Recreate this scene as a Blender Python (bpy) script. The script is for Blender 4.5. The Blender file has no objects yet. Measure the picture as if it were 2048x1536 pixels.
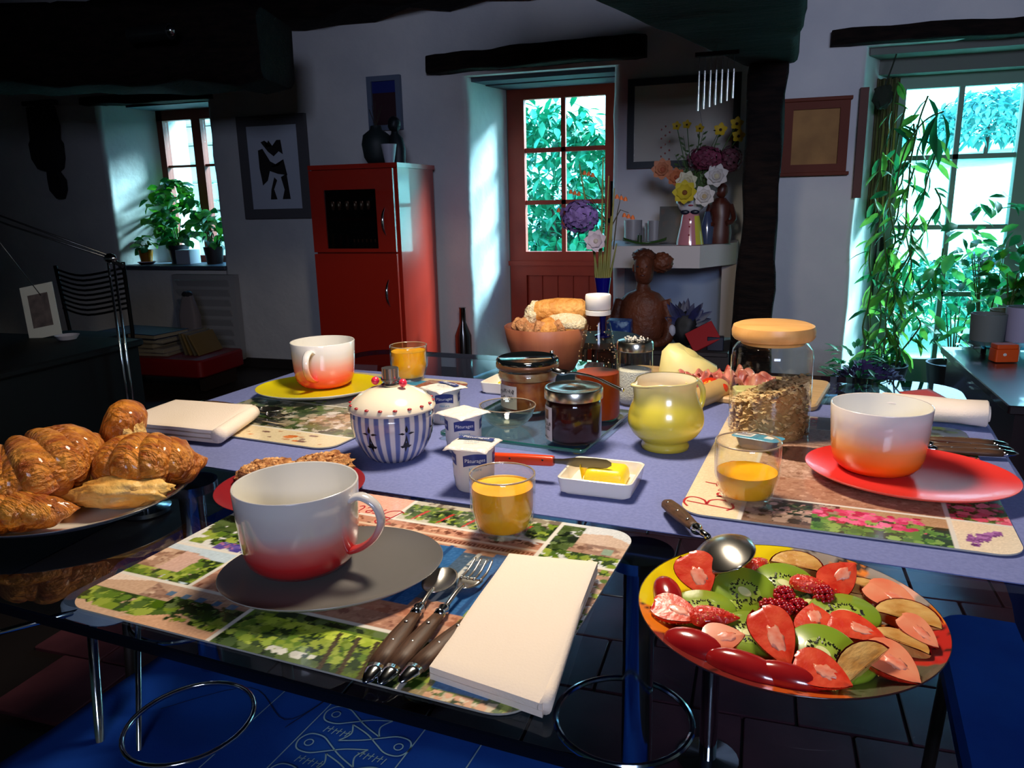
import bpy, bmesh, math, random
import numpy as np
from mathutils import Vector, Matrix, noise

random.seed(7)
rng = np.random.default_rng(7)
sc = bpy.context.scene
PI = math.pi
R = math.radians

# ------------------------------------------------------------------ camera
cd = bpy.data.cameras.new('camera'); cam = bpy.data.objects.new('camera', cd)
sc.collection.objects.link(cam); sc.camera = cam
yaw, pitch, roll = R(18), R(13.4), R(1.3)
fw = Vector((-math.sin(yaw) * math.cos(pitch), math.cos(yaw) * math.cos(pitch), -math.sin(pitch)))
r0 = Vector((math.cos(yaw), math.sin(yaw), 0)); u0 = r0.cross(fw)
rt = r0 * math.cos(roll) - u0 * math.sin(roll); up = u0 * math.cos(roll) + r0 * math.sin(roll)
cam.matrix_world = Matrix(((rt.x, up.x, -fw.x, 0), (rt.y, up.y, -fw.y, 0), (rt.z, up.z, -fw.z, 1.09), (0, 0, 0, 1)))
cd.sensor_width = 36; cd.lens = 1545 / 2048 * 36; cd.clip_start = 0.02; cd.clip_end = 200

# ------------------------------------------------------------------ world, sun, lamp, exposure
w = bpy.data.worlds.new('world'); sc.world = w; w.use_nodes = True
wn = w.node_tree; bg = wn.nodes['Background']
tc = wn.nodes.new('ShaderNodeTexCoord'); sp = wn.nodes.new('ShaderNodeSeparateXYZ')
wr = wn.nodes.new('ShaderNodeValToRGB')
wn.links.new(tc.outputs['Generated'], sp.inputs[0]); wn.links.new(sp.outputs['Z'], wr.inputs[0])
wr.color_ramp.elements[0].position = 0.0; wr.color_ramp.elements[0].color = (0.40, 0.80, 0.86, 1)
wr.color_ramp.elements[1].position = 0.6; wr.color_ramp.elements[1].color = (0.16, 0.46, 0.95, 1)
wn.links.new(wr.outputs[0], bg.inputs[0]); bg.inputs[1].default_value = 10.0

def light(name, kind, loc, energy, color, rot=(0, 0, 0), **kw):
    l = bpy.data.lights.new(name, kind); l.energy = energy; l.color = color
    for k, v in kw.items(): setattr(l, k, v)
    o = bpy.data.objects.new(name, l); o.location = loc; o.rotation_euler = rot
    sc.collection.objects.link(o); return o
light('sun', 'SUN', (0, 10, 8), 26.0, (0.50, 0.92, 1.0), (R(-36.9), R(48.6), 0), angle=R(16))
light('pendant_lamp', 'SPOT', (-0.30, 1.02, 1.52), 40.0, (1.0, 0.86, 0.67), (R(0), R(-6), 0), spot_size=R(172), spot_blend=0.10, shadow_soft_size=0.10)
light('rear_fill', 'AREA', (.95, -2.4, 2.05), 22.0, (0.64, 0.72, 1.0), (R(87), 0, R(4)), shape='RECTANGLE', size=1.1, size_y=.7, spread=R(80))  # added cool fill from behind the camera; no window is built there
# sampling portals in the three wall openings (they give off nothing of their own)
for nm, x, z, sx, sz in (('portal_door', -1.25, 1.22, 0.7, 1.1), ('portal_window', -3.95, 1.23, 0.9, 1.1), ('portal_garden_door', 1.2, 0.9, 1.5, 1.9)):
    p = light(nm, 'AREA', (x, 5.08, z), 1.0, (1, 1, 1), (R(90), 0, PI) if False else (R(-90), 0, 0), shape='RECTANGLE', size=sx, size_y=sz)
    p.data.cycles.is_portal = True
sc.view_settings.view_transform = 'Standard'; sc.view_settings.look = 'None'
sc.view_settings.exposure = 0.08; sc.view_settings.gamma = 1.0; sc.view_settings.use_curve_mapping = False
sc.cycles.use_denoising = True
sc.cycles.max_bounces = 10; sc.cycles.transparent_max_bounces = 24; sc.cycles.sample_clamp_indirect = 6.0
sc.cycles.caustics_reflective = False; sc.cycles.caustics_refractive = False

# ------------------------------------------------------------------ materials
def lin(c):
    return tuple(((x / 255) / 12.92 if x / 255 <= 0.04045 else ((x / 255 + 0.055) / 1.055) ** 2.4) for x in c) + (1.0,)
MC = {}
def M(name, col=(200, 200, 200), rough=0.5, metal=0.0, col2=None, scale=20.0, bump=0.0, bscale=None, stretch=None, coat=0.0, sub=0.0,
      lo=0.35, hi=0.65, vcol=False, trans=0.0, kind='noise', detail=4.0, spec=0.5, thru=0.0):
    if name in MC: return MC[name]
    m = bpy.data.materials.new(name); m.use_nodes = True; nt = m.node_tree; b = nt.nodes['Principled BSDF']
    b.inputs['Base Color'].default_value = lin(col); b.inputs['Roughness'].default_value = rough; b.inputs['Metallic'].default_value = metal
    b.inputs['Coat Weight'].default_value = coat; b.inputs['Coat Roughness'].default_value = 0.05
    b.inputs['Specular IOR Level'].default_value = spec
    if sub: b.inputs['Subsurface Weight'].default_value = sub; b.inputs['Subsurface Radius'].default_value = (0.01, 0.006, 0.003)
    if trans: b.inputs['Transmission Weight'].default_value = trans
    t = nt.nodes.new('ShaderNodeTexCoord'); mp = nt.nodes.new('ShaderNodeMapping'); nt.links.new(t.outputs['Object'], mp.inputs[0])
    if stretch: mp.inputs['Scale'].default_value = stretch
    if col2 is not None:
        if kind == 'wave':
            n = nt.nodes.new('ShaderNodeTexWave'); n.inputs['Scale'].default_value = scale; n.inputs['Distortion'].default_value = 6.0; n.inputs['Detail'].default_value = 3
        elif kind == 'voronoi':
            n = nt.nodes.new('ShaderNodeTexVoronoi'); n.inputs['Scale'].default_value = scale
        else:
            n = nt.nodes.new('ShaderNodeTexNoise'); n.inputs['Scale'].default_value = scale; n.inputs['Detail'].default_value = detail
        nt.links.new(mp.outputs[0], n.inputs['Vector'])
        r = nt.nodes.new('ShaderNodeValToRGB'); r.color_ramp.elements[0].position = lo; r.color_ramp.elements[1].position = hi
        r.color_ramp.elements[0].color = lin(col); r.color_ramp.elements[1].color = lin(col2)
        nt.links.new(n.outputs['Distance' if kind == 'voronoi' else (0 if kind == 'wave' else 'Fac')], r.inputs[0]); nt.links.new(r.outputs[0], b.inputs['Base Color'])
    if vcol:
        a = nt.nodes.new('ShaderNodeVertexColor'); a.layer_name = 'Col'; nt.links.new(a.outputs[0], b.inputs['Base Color'])
    if bump:
        n = nt.nodes.new('ShaderNodeTexNoise'); n.inputs['Scale'].default_value = bscale or scale; n.inputs['Detail'].default_value = 5
        nt.links.new(mp.outputs[0], n.inputs['Vector'])
        bm_ = nt.nodes.new('ShaderNodeBump'); bm_.inputs['Strength'].default_value = bump; bm_.inputs['Distance'].default_value = 0.02
        nt.links.new(n.outputs['Fac'], bm_.inputs['Height']); nt.links.new(bm_.outputs[0], b.inputs['Normal'])
    if thru:   # light shining through the leaf
        o_ = nt.nodes['Material Output']; mx = nt.nodes.new('ShaderNodeMixShader'); tl = nt.nodes.new('ShaderNodeBsdfTranslucent'); mx.inputs[0].default_value = thru
        src = [l.from_socket for l in nt.links if l.to_socket == b.inputs['Base Color']]
        if src: nt.links.new(src[0], tl.inputs[0])
        else: tl.inputs[0].default_value = lin(col)
        nt.links.new(b.outputs[0], mx.inputs[1]); nt.links.new(tl.outputs[0], mx.inputs[2]); nt.links.new(mx.outputs[0], o_.inputs[0])
    MC[name] = m; return m

def gradient(name, stops, z0, z1, rough=0.15, coat=0.6):
    """glaze that changes with height on the thing itself"""
    if name in MC: return MC[name]
    m = M(name, (255, 255, 255), rough, coat=coat); nt = m.node_tree; b = nt.nodes['Principled BSDF']
    t = nt.nodes.new('ShaderNodeTexCoord'); s = nt.nodes.new('ShaderNodeSeparateXYZ'); mr = nt.nodes.new('ShaderNodeMapRange'); r = nt.nodes.new('ShaderNodeValToRGB')
    n = nt.nodes.new('ShaderNodeTexNoise'); n.inputs['Scale'].default_value = 14; ad = nt.nodes.new('ShaderNodeMath'); ad.operation = 'MULTIPLY_ADD'; ad.inputs[1].default_value = 0.012
    nt.links.new(t.outputs['Object'], s.inputs[0]); nt.links.new(t.outputs['Object'], n.inputs['Vector'])
    nt.links.new(n.outputs['Fac'], ad.inputs[0]); nt.links.new(s.outputs['Z'], ad.inputs[2]); nt.links.new(ad.outputs[0], mr.inputs[0])
    mr.inputs[1].default_value = z0; mr.inputs[2].default_value = z1
    e = r.color_ramp.elements
    while len(e) < len(stops): e.new(0.5)
    for k, (p, c) in enumerate(stops): e[k].position = p; e[k].color = lin(c)
    nt.links.new(mr.outputs[0], r.inputs[0]); nt.links.new(r.outputs[0], b.inputs['Base Color']); return m

def G(name, tint=(250, 252, 252), rough=0.02, ior=1.45, refl=0.8):
    """thin clear glass: tinted see-through with fresnel reflection"""
    if name in MC: return MC[name]
    m = bpy.data.materials.new(name); m.use_nodes = True; nt = m.node_tree; nt.nodes.clear()
    o = nt.nodes.new('ShaderNodeOutputMaterial'); mx = nt.nodes.new('ShaderNodeMixShader'); tr = nt.nodes.new('ShaderNodeBsdfTransparent'); gl = nt.nodes.new('ShaderNodeBsdfGlossy'); fr = nt.nodes.new('ShaderNodeFresnel')
    geo = nt.nodes.new('ShaderNodeNewGeometry'); ma = nt.nodes.new('ShaderNodeMath'); ma.operation = 'MULTIPLY'; ma.inputs[1].default_value = refl
    # same reflectance from both sides of the pane
    ir = nt.nodes.new('ShaderNodeMapRange'); ir.inputs[3].default_value = ior; ir.inputs[4].default_value = 1 / ior * 1.0
    lw = nt.nodes.new('ShaderNodeLayerWeight'); lw.inputs['Blend'].default_value = 0.5
    pw = nt.nodes.new('ShaderNodeMath'); pw.operation = 'POWER'; pw.inputs[1].default_value = 4.0
    md = nt.nodes.new('ShaderNodeMath'); md.operation = 'MULTIPLY_ADD'; md.inputs[1].default_value = 0.9; md.inputs[2].default_value = 0.045
    nt.nodes.remove(fr); nt.nodes.remove(ir); nt.nodes.remove(geo)
    nt.links.new(lw.outputs['Facing'], pw.inputs[0]); nt.links.new(pw.outputs[0], md.inputs[0]); nt.links.new(md.outputs[0], ma.inputs[0])
    tr.inputs[0].default_value = lin(tint); gl.inputs['Roughness'].default_value = rough; gl.inputs[0].default_value = (1, 1, 1, 1)
    nt.links.new(ma.outputs[0], mx.inputs[0]); nt.links.new(tr.outputs[0], mx.inputs[1]); nt.links.new(gl.outputs[0], mx.inputs[2]); nt.links.new(mx.outputs[0], o.inputs[0])
    MC[name] = m; return m

# ------------------------------------------------------------------ mesh helpers
def nz(p, s=1.0, seed=0.0):
    return noise.noise(Vector((p[0] * s + seed * 7.3, p[1] * s - seed * 3.1, p[2] * s + seed)))
def circ(r, n, z=0.0, cx=0.0, cy=0.0, sy=1.0):
    return [(cx + r * math.cos(2 * PI * i / n), cy + r * sy * math.sin(2 * PI * i / n), z) for i in range(n)]
def rrect(sx, sy, r, n=5, z=0.0, cx=0.0, cy=0.0):
    out = []
    for qx, qy, a0 in ((1, 1, 0), (-1, 1, 90), (-1, -1, 180), (1, -1, 270)):
        for k in range(n + 1):
            a = R(a0 + 90 * k / n); out.append((cx + qx * (sx / 2 - r) + r * math.cos(a), cy + qy * (sy / 2 - r) + r * math.sin(a), z))
    return out
class MB:
    def __init__(s): s.v = []; s.f = []; s.c = None
    def add(s, v, f):
        b = len(s.v); s.v += [tuple(p) for p in v]; s.f += [tuple(b + i for i in q) for q in f]; return s
    def box(s, c, d, rot=None):
        v = [Vector((x * d[0] / 2, y * d[1] / 2, z * d[2] / 2)) for x in (-1, 1) for y in (-1, 1) for z in (-1, 1)]
        if rot: v = [Matrix.Rotation(rot[2], 3, 'Z') @ Matrix.Rotation(rot[1], 3, 'Y') @ Matrix.Rotation(rot[0], 3, 'X') @ p for p in v]
        return s.add([p + Vector(c) for p in v], [(0, 1, 3, 2), (4, 6, 7, 5), (0, 4, 5, 1), (2, 3, 7, 6), (0, 2, 6, 4), (1, 5, 7, 3)])
    def bx(s, x0, x1, y0, y1, z0, z1):
        return s.box(((x0 + x1) / 2, (y0 + y1) / 2, (z0 + z1) / 2), (x1 - x0, y1 - y0, z1 - z0))
    def loft(s, loops, cap0=True, cap1=True, closed=True):
        n = len(loops[0]); b = len(s.v)
        for l in loops: s.v += [tuple(p) for p in l]
        m = n if closed else n - 1
        for k in range(len(loops) - 1):
            for i in range(m):
                j = (i + 1) % n; s.f.append((b + k * n + i, b + k * n + j, b + (k + 1) * n + j, b + (k + 1) * n + i))
        if cap0: s.f.append(tuple(b + i for i in reversed(range(n))))
        if cap1: s.f.append(tuple(b + (len(loops) - 1) * n + i for i in range(n)))
        return s
    def lathe(s, prof, n=40, cx=0, cy=0, sy=1.0, cap0=True, cap1=True):
        return s.loft([circ(max(r, 1e-5), n, z, cx, cy, sy) for r, z in prof], cap0, cap1)
    def slab(s, sx, sy, h, r=0.005, e=0.0015, cx=0, cy=0, z=0):
        return s.loft([rrect(sx - 2 * e, sy - 2 * e, r, 5, z, cx, cy), rrect(sx, sy, r, 5, z + e, cx, cy), rrect(sx, sy, r, 5, z + h - e, cx, cy), rrect(sx - 2 * e, sy - 2 * e, max(r - e, 1e-4), 5, z + h, cx, cy)])
    def tube(s, pts, r, n=10, closed=False):
        P = [Vector(p) for p in pts]; m = len(P); rr = r if isinstance(r, (list, tuple)) else [r] * m
        loops = []; prev = None
        for i in range(m):
            a = P[(i - 1) % m] if (closed or i > 0) else P[i]; c = P[(i + 1) % m] if (closed or i < m - 1) else P[i]
            d = (c - a).normalized()
            if prev is None: x = d.orthogonal().normalized()
            else:
                x = prev - d * prev.dot(d); x = x.normalized() if x.length > 1e-6 else d.orthogonal().normalized()
            prev = x; y = d.cross(x)
            loops.append([P[i] + (x * math.cos(2 * PI * k / n) + y * math.sin(2 * PI * k / n)) * rr[i] for k in range(n)])
        if closed: loops.append(loops[0]); return s.loft(loops, False, False)
        return s.loft(loops)
    def grid(s, fn, nu, nv):
        b = len(s.v)
        for j in range(nv + 1):
            for i in range(nu + 1): s.v.append(tuple(fn(i / nu, j / nv)))
        for j in range(nv):
            for i in range(nu):
                a = b + j * (nu + 1) + i; s.f.append((a, a + 1, a + nu + 2, a + nu + 1))
        return s
    def sheet(s, fn, nu, nv, th):
        """closed sheet with thickness th downwards"""
        s.grid(fn, nu, nv); b = len(s.v) - (nu + 1) * (nv + 1); n = (nu + 1) * (nv + 1)
        s.v += [(x, y, z - th) for x, y, z in s.v[b:b + n]]
        for j in range(nv):
            for i in range(nu):
                a = b + n + j * (nu + 1) + i; s.f.append((a, a + nu + 1, a + nu + 2, a + 1))
        rim = [i for i in range(nu + 1)] + [j * (nu + 1) + nu for j in range(1, nv + 1)] + [nv * (nu + 1) + i for i in range(nu - 1, -1, -1)] + [j * (nu + 1) for j in range(nv - 1, 0, -1)]
        for k in range(len(rim)):
            a, c = rim[k], rim[(k + 1) % len(rim)]; s.f.append((b + a, b + n + a, b + n + c, b + c))
        return s
    def ball(s, c, r, n=12, m=8):
        rx, ry, rz = r if isinstance(r, (list, tuple)) else (r, r, r)
        return s.loft([[(c[0] + rx * math.cos(2 * PI * i / n) * math.sin(PI * max(min(k / m, 1 - 1e-3), 1e-3)), c[1] + ry * math.sin(2 * PI * i / n) * math.sin(PI * max(min(k / m, 1 - 1e-3), 1e-3)), c[2] - rz * math.cos(PI * k / m)) for i in range(n)] for k in range(m + 1)])
    def lump(s, c, r, amp=0.15, fr=3.0, seed=0.0, sub=4, cut=None):
        bm = bmesh.new(); bmesh.ops.create_icosphere(bm, subdivisions=sub, radius=1.0)
        v = []
        for q in bm.verts:
            p = q.co.copy(); k = 1 + amp * nz(p, fr, seed) + amp * 0.5 * nz(p, fr * 2.7, seed + 3)
            p = Vector((p.x * r[0] * k, p.y * r[1] * k, p.z * r[2] * k))
            if cut is not None and p.z < -cut: p.z = -cut
            v.append(p + Vector(c))
        f = [tuple(x.index for x in q.verts) for q in bm.faces]; bm.free(); return s.add(v, f)
    def leaf(s, base, d, up_, l, w_, bend=0.2, fold=0.12):
        d = Vector(d).normalized(); sd = d.cross(Vector(up_))
        sd = sd.normalized() if sd.length > 1e-4 else d.orthogonal().normalized(); n_ = sd.cross(d)
        pts = []; B = Vector(base)
        for t_, ww in ((0.0, 0.02), (0.3, 0.85), (0.6, 1.0), (0.85, 0.5), (1.0, 0.02)):
            c = B + d * l * t_ - n_ * bend * l * t_ * t_
            pts += [c - sd * w_ / 2 * ww + n_ * fold * w_ * ww, c, c + sd * w_ / 2 * ww + n_ * fold * w_ * ww]
        return s.add(pts, [(3 * k + i, 3 * k + i + 1, 3 * k + i + 4, 3 * k + i + 3) for k in range(4) for i in range(2)])
    def mesh(s, name, mat, smooth=40, cols=None):
        me = bpy.data.meshes.new(name); me.from_pydata(s.v, [], s.f); me.materials.append(mat)
        if smooth:
            me.polygons.foreach_set('use_smooth', [True] * len(me.polygons))
            if smooth < 180: me.set_sharp_from_angle(angle=R(smooth))
        if cols is not None:
            a = me.color_attributes.new('Col', 'FLOAT_COLOR', 'POINT'); a.data.foreach_set('color', np.asarray(cols, dtype=np.float32).ravel())
        me.update(); return me
def put(name, mb, mat, parent=None, loc=None, rot=None, smooth=40, cols=None, kind=None, label=None, fix=True):
    me = mb if isinstance(mb, bpy.types.Mesh) else mb.mesh(name, mat, smooth, cols)
    if fix and not isinstance(mb, bpy.types.Mesh):
        b = bmesh.new(); b.from_mesh(me); bmesh.ops.recalc_face_normals(b, faces=b.faces); b.to_mesh(me); b.free()
    o = bpy.data.objects.new(name, me); sc.collection.objects.link(o)
    if parent: o.parent = parent
    if loc: o.location = loc
    if rot: o.rotation_euler = rot
    if kind: o['kind'] = kind
    if label: o['label'] = label
    return o
def tag(o, label, cat, group=None):
    o['label'] = label; o['category'] = cat
    if group: o['group'] = group
    return o
def thing(name, label, cat, loc, rz=0.0, group=None, rot=None):
    o = bpy.data.objects.new(name, None); o.empty_display_size = 0.02; sc.collection.objects.link(o)
    o.location = loc; o.rotation_euler = rot or (0, 0, rz); return tag(o, label, cat, group)
def copy_tree(o, parent=None):
    c = o.copy(); sc.collection.objects.link(c)
    if parent: c.parent = parent
    for ch in list(o.children): copy_tree(ch, c)
    return c
def struct(name, mb, mat, smooth=40, **k): return put(name, mb, mat, smooth=smooth, kind='structure', **k)
TA = R(-5.1); TZ = 0.74
def T(u, v, z=TZ): return (u * math.cos(TA) - v * math.sin(TA), u * math.sin(TA) + v * math.cos(TA), z)
def text_mb(body, size, xf, depth=0.0):
    """lettering turned into a mesh; xf maps flat text coordinates to the surface"""
    cu = bpy.data.curves.new('lettering', 'FONT'); cu.body = body; cu.size = size; cu.align_x = 'CENTER'; cu.align_y = 'CENTER'; cu.resolution_u = 3
    o = bpy.data.objects.new('lettering', cu); me = bpy.data.meshes.new_from_object(o)
    b = bmesh.new(); b.from_mesh(me); bmesh.ops.triangulate(b, faces=b.faces)
    m = MB(); m.add([xf(q.co.x, q.co.y) for q in b.verts], [tuple(x.index for x in q.verts) for q in b.faces]); b.free()
    bpy.data.objects.remove(o); bpy.data.curves.remove(cu); bpy.data.meshes.remove(me); return m
def ribbon(pts, w_, xf):
    """flat pen stroke along 2D points"""
    m = MB(); L = []
    for i, p in enumerate(pts):
        a = pts[max(i - 1, 0)]; c = pts[min(i + 1, len(pts) - 1)]; dx, dy = c[0] - a[0], c[1] - a[1]; l = math.hypot(dx, dy) or 1
        L.append([xf(p[0] - dy / l * w_ / 2, p[1] + dx / l * w_ / 2), xf(p[0] + dy / l * w_ / 2, p[1] - dx / l * w_ / 2)])
    return m.loft(L, False, False, closed=False)
def spline(pts, n=6, closed=False):
    P = [Vector(p) for p in pts]; out = []; m = len(P)
    for i in range(m if closed else m - 1):
        p0, p1, p2, p3 = (P[(i - 1) % m], P[i], P[(i + 1) % m], P[(i + 2) % m]) if closed else (P[max(i - 1, 0)], P[i], P[i + 1], P[min(i + 2, m - 1)])
        for k in range(n):
            t = k / n; out.append(0.5 * ((2 * p1) + (p2 - p0) * t + (2 * p0 - 5 * p1 + 4 * p2 - p3) * t * t + (3 * p1 - p0 - 3 * p2 + p3) * t ** 3))
    if not closed: out.append(P[-1])
    return out
def facing(tilt, flip, rz):
    """turn about z, lean the upper side towards the viewer's side of the table"""
    return (Matrix.Rotation(TA, 3, 'Z') @ Matrix.Rotation(R(tilt), 3, 'X') @ Matrix.Rotation(R(rz), 3, 'Z') @ Matrix.Rotation(R(flip), 3, 'X')).to_euler()
CHROME = M('chrome', (215, 218, 222), 0.12, 1.0)
STEEL = M('brushed_steel', (200, 196, 190), 0.24, 1.0)
WOODH = M('riveted_handle_wood', (66, 44, 32), 0.5, spec=.25, col2=(92, 64, 46), scale=60, stretch=(1, 8, 8))
CLEAR = G('clear_glass')
# ================================================================== ROOM
PLASTER = M('rough_plaster', (196, 196, 200), 0.9, col2=(212, 210, 210), scale=2.5, bump=0.35, bscale=9)
DARKWOOD = M('old_dark_oak', (12, 8, 8), 0.85, spec=.15, col2=(30, 20, 16), scale=9, stretch=(1, 5, 5), bump=0.5, bscale=30)
REDWOOD = M('red_painted_wood', (168, 52, 28), 0.5, col2=(150, 44, 24), scale=6, bump=0.06)
GREENP = M('green_grey_paint', (96, 128, 112), 0.55, bump=0.05)
D = 4.5; ZT = 1.80
zs = [0, .17, .34, .51, .69, .8, .92, 1.05, 1.18, 1.3, 1.42, 1.54, 1.66, 1.80]
def edge(x, z, seed, a=0.014): return x + a * nz((z * 2.3, seed, 0), 1.5, seed) + a * 0.5 * nz((z * 9, seed, 1), 1.5, seed)
wb = MB()
# (left x, right x, sill z, left reveal end x, right reveal end x, end y)
OPEN = [(-4.42, -3.53, .69, -4.22, -3.50, 4.86), (-1.70, -0.835, 0.0, -1.60, -0.80, 4.97), (0.455, 2.05, 0.0, 0.62, 2.0, 4.93)]
def panel(xa, xb, sa, sb, ra, rb):
    """front wall strip between two openings, with rounded wavy arrises and the reveals"""
    loops = []
    for z in zs:
        l = []
        if ra is None: l.append((xa, D, z))
        else:
            e = edge(xa, z, sa); l += [(ra[0], 5.12, z), (ra[0], ra[1], z), (e - .003, D + .07, z), (e, D + .035, z), (e + .012, D + .01, z), (e + .035, D, z)]
        if rb is None: l.append((xb, D, z))
        else:
            e = edge(xb, z, sb); l += [(e - .035, D, z), (e - .012, D + .01, z), (e, D + .035, z), (e + .003, D + .07, z), (rb[0], rb[1], z), (rb[0], 5.12, z)]
        loops.append(l)
    wb.loft(loops, False, False, closed=False)
panel(-6.4, OPEN[0][0], 0, 1, None, (OPEN[0][3], OPEN[0][5]))
panel(OPEN[0][1], OPEN[1][0], 2, 3, (OPEN[0][4], OPEN[0][5]), (OPEN[1][3], OPEN[1][5]))
panel(OPEN[1][1], OPEN[2][0], 4, 5, (OPEN[1][4], OPEN[1][5]), (OPEN[2][3], OPEN[2][5]))
panel(OPEN[2][1], 3.2, 6, 7, (OPEN[2][4], OPEN[2][5]), None)
wb.bx(-6.4, 3.2, D, 5.12, ZT, 3.0)
wb.bx(OPEN[0][0], OPEN[0][1], D + .02, 5.12, 0, .665)
struct('wall_back', wb, PLASTER, 60)
struct('trim_1', MB().slab(.92, .56, .028, .01, .004, cx=-3.965, cy=4.76, z=.664), M('sill_slate', (70, 78, 92), .5, bump=.1))
struct('wall_left', MB().bx(-6.6, -6.4, -2.6, 5.12, 0, 3), PLASTER)
struct('wall_right', MB().bx(3.2, 3.4, -2.6, 5.12, 0, 3), PLASTER)
struct('wall_front', MB().bx(-6.6, 3.4, -2.8, -2.6, 0, 3), PLASTER)
struct('ceiling', MB().bx(-6.6, 3.4, -2.8, 5.12, 2.55, 2.75), M('dark_boards', (24, 18, 15), .8))
# floor: mortar bed with glazed clay tiles in running bond near the table
struct_floor = struct('floor', MB().bx(-6.6, 3.4, -2.8, 4.98, -.12, -.008).bx(.45, 2.05, 4.98, 5.2, -.12, -.008), M('floor_mortar', (36, 26, 24), .6, col2=(30, 20, 18), scale=3))
tile_m = MB().slab(.212, .212, .012, .006, .002).mesh('tile', M('glazed_clay_tile', (112, 62, 70), .27, col2=(80, 44, 52), scale=4, bump=.05, spec=.35), 40)
for j in range(-3, 10):
    for i in range(-7, 8):
        x = -0.1 + i * .218 + (0.109 if j % 2 else 0); y = 1.85 + j * .218
        if y < 4.2: put('tile', tile_m, None, struct_floor, loc=(x, y, -.0105 + random.uniform(0, .0008)))
FLR2 = M('plain_floor_tiles', (62, 34, 28), .3)
# skirting line at the left
struct('baseboard_back', MB().bx(-3.5, -1.72, 4.482, 4.5, -.01, .055), M('dark_skirting', (30, 20, 18), .6))

def beam(name, label, a, b, wy, hz, seed, parent=None, amp=.02, cat='beam', n=22, wy2=None):
    """rough hewn timber from a to b (centre line), width wy, height hz"""
    a, b = Vector(a), Vector(b); d = (b - a).normalized(); s_ = d.cross(Vector((0, 0, 1))).normalized() if abs(d.z) < .9 else Vector((1, 0, 0)); t_ = s_.cross(d)
    L = []
    for k in range(n + 1):
        c = a.lerp(b, k / n); q = []; wk = wy + ((wy2 or wy) - wy) * k / n
        e = 0.9 if k in (0, n) else 1.0
        for x, y, _ in rrect(wk * e, hz * e, min(wy, hz) * .14, 3):
            g = amp * nz((c.x * 2 + x * 3, c.y * 2 + y * 3, c.z * 2), 2.2, seed) * 2
            q.append(c + s_ * (x + g) + t_ * (y + g * .8))
        L.append(q)
    o = put(name, MB().loft(L), DARKWOOD, smooth=50); return tag(o, label, cat)
beam('door_lintel', 'dark rough oak lintel over the red glazed door', (-1.925, 4.50, 1.870), (-.65, 4.50, 1.876), .16, .115, 1, amp=.012)
beam('window_lintel', 'dark rough oak lintel over the small left window', (-4.53, 4.52, 1.81), (-3.47, 4.52, 1.81), .14, .06, 2, amp=.012)
beam('window_lintel', 'long dark oak lintel over the green garden door', (.275, 4.50, 1.842), (2.2, 4.50, 1.826), .14, .075, 3, amp=.008)
beam('post', 'dark oak post between the mirror and the small brown frame', (-.035, 3.7, -.01), (-.015, 3.7, 1.66), .165, .15, 4, amp=.012, cat='post')
beam('ceiling_beam', 'heavy dark forked beam coming over the table onto the oak post', (-.01, 3.78, 1.84), (-.30, 1.75, 1.86), .20, .42, 15, amp=.016, wy2=.78)
beam('ceiling_beam', 'massive dark beam at the upper left with a rounded end', (-2.30, 3.5, 1.83), (-5.2, 3.0, 1.92), .42, .36, 6, amp=.03)
beam('ceiling_beam', 'dark beam running along the top of the back wall', (-5.6, 4.36, 2.24), (-.35, 4.36, 2.34), .28, .30, 8, amp=.05)
for i, (dz0) in enumerate((0, .07)):
    pass
struct('trim_2', MB().bx(-1.70, -.80, 4.57, 4.95, 1.775, 1.80).bx(-1.70, -.80, 4.72, 4.95, 1.768, 1.776), M('grey_blue_boards', (70, 76, 90), .7))
struct('trim_3', MB().bx(.47, 2.0, 4.57, 4.92, 1.765, 1.80).bx(.47, 2.0, 4.75, 4.92, 1.69, 1.766), M('greenish_boards', (92, 96, 90), .7))
struct('trim_4', MB().bx(-4.25, -3.5, 4.57, 4.9, 1.77, 1.80), M('grey_blue_boards'))

def pane_bars(parent, x0, x1, zl, xs, y, mat, w_=.028, th=.03):
    for z in zl[1:-1]: put('glazing_bar', MB().bx(x0, x1, y - th / 2, y + th / 2, z - w_ / 2, z + w_ / 2), mat, parent)
    for x in xs[1:-1]: put('glazing_bar', MB().bx(x - w_ / 2, x + w_ / 2, y - th / 2, y + th / 2, zl[0], zl[-1]), mat, parent)
    for a, b in zip(xs[:-1], xs[1:]):
        for c, d_ in zip(zl[:-1], zl[1:]): put('pane', MB().bx(a + .006, b - .006, y - .002, y + .002, c + .006, d_ - .006), CLEAR, parent, smooth=0)
# door_1: the red stable door with six panes
d1 = thing('door_1', 'red glazed stable door with six panes', 'door', (0, 0, 0)); del d1['category'], d1['label']; d1['kind'] = 'structure'
put('door_frame', MB().bx(-1.66, -1.60, 4.95, 5.05, 0, 1.80).bx(-.86, -.78, 4.95, 5.05, 0, 1.80).bx(-1.66, -.78, 4.95, 5.05, 1.795, 1.86), M('olive_grey_paint', (74, 92, 84), .6), d1)
dl = MB().bx(-1.60, -1.49, 4.95, 5.0, .04, 1.795).bx(-.965, -.86, 4.95, 5.0, .04, 1.795).bx(-1.49, -.965, 4.95, 5.0, 1.705, 1.795).bx(-1.49, -.965, 4.95, 5.0, .60, .755).bx(-1.49, -.965, 4.95, 5.0, .04, .16)
dl.bx(-1.61, -.86, 4.935, 4.95, .665, .695)
dl.bx(-1.49, -.965, 4.992, 5.0, .16, .60)
put('door_leaf', dl, REDWOOD, d1, smooth=0)
pane_bars(d1, -1.49, -.965, [.755, 1.07, 1.395, 1.705], [-1.49, -1.235, -.965], 4.975, REDWOOD)
for k in range(5):
    put('plank', MB().slab(.101, .44, .012, .003, .003), REDWOOD, d1, loc=(-1.4375 + k * .105, 4.985, .38), rot=(R(90), 0, 0))
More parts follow.
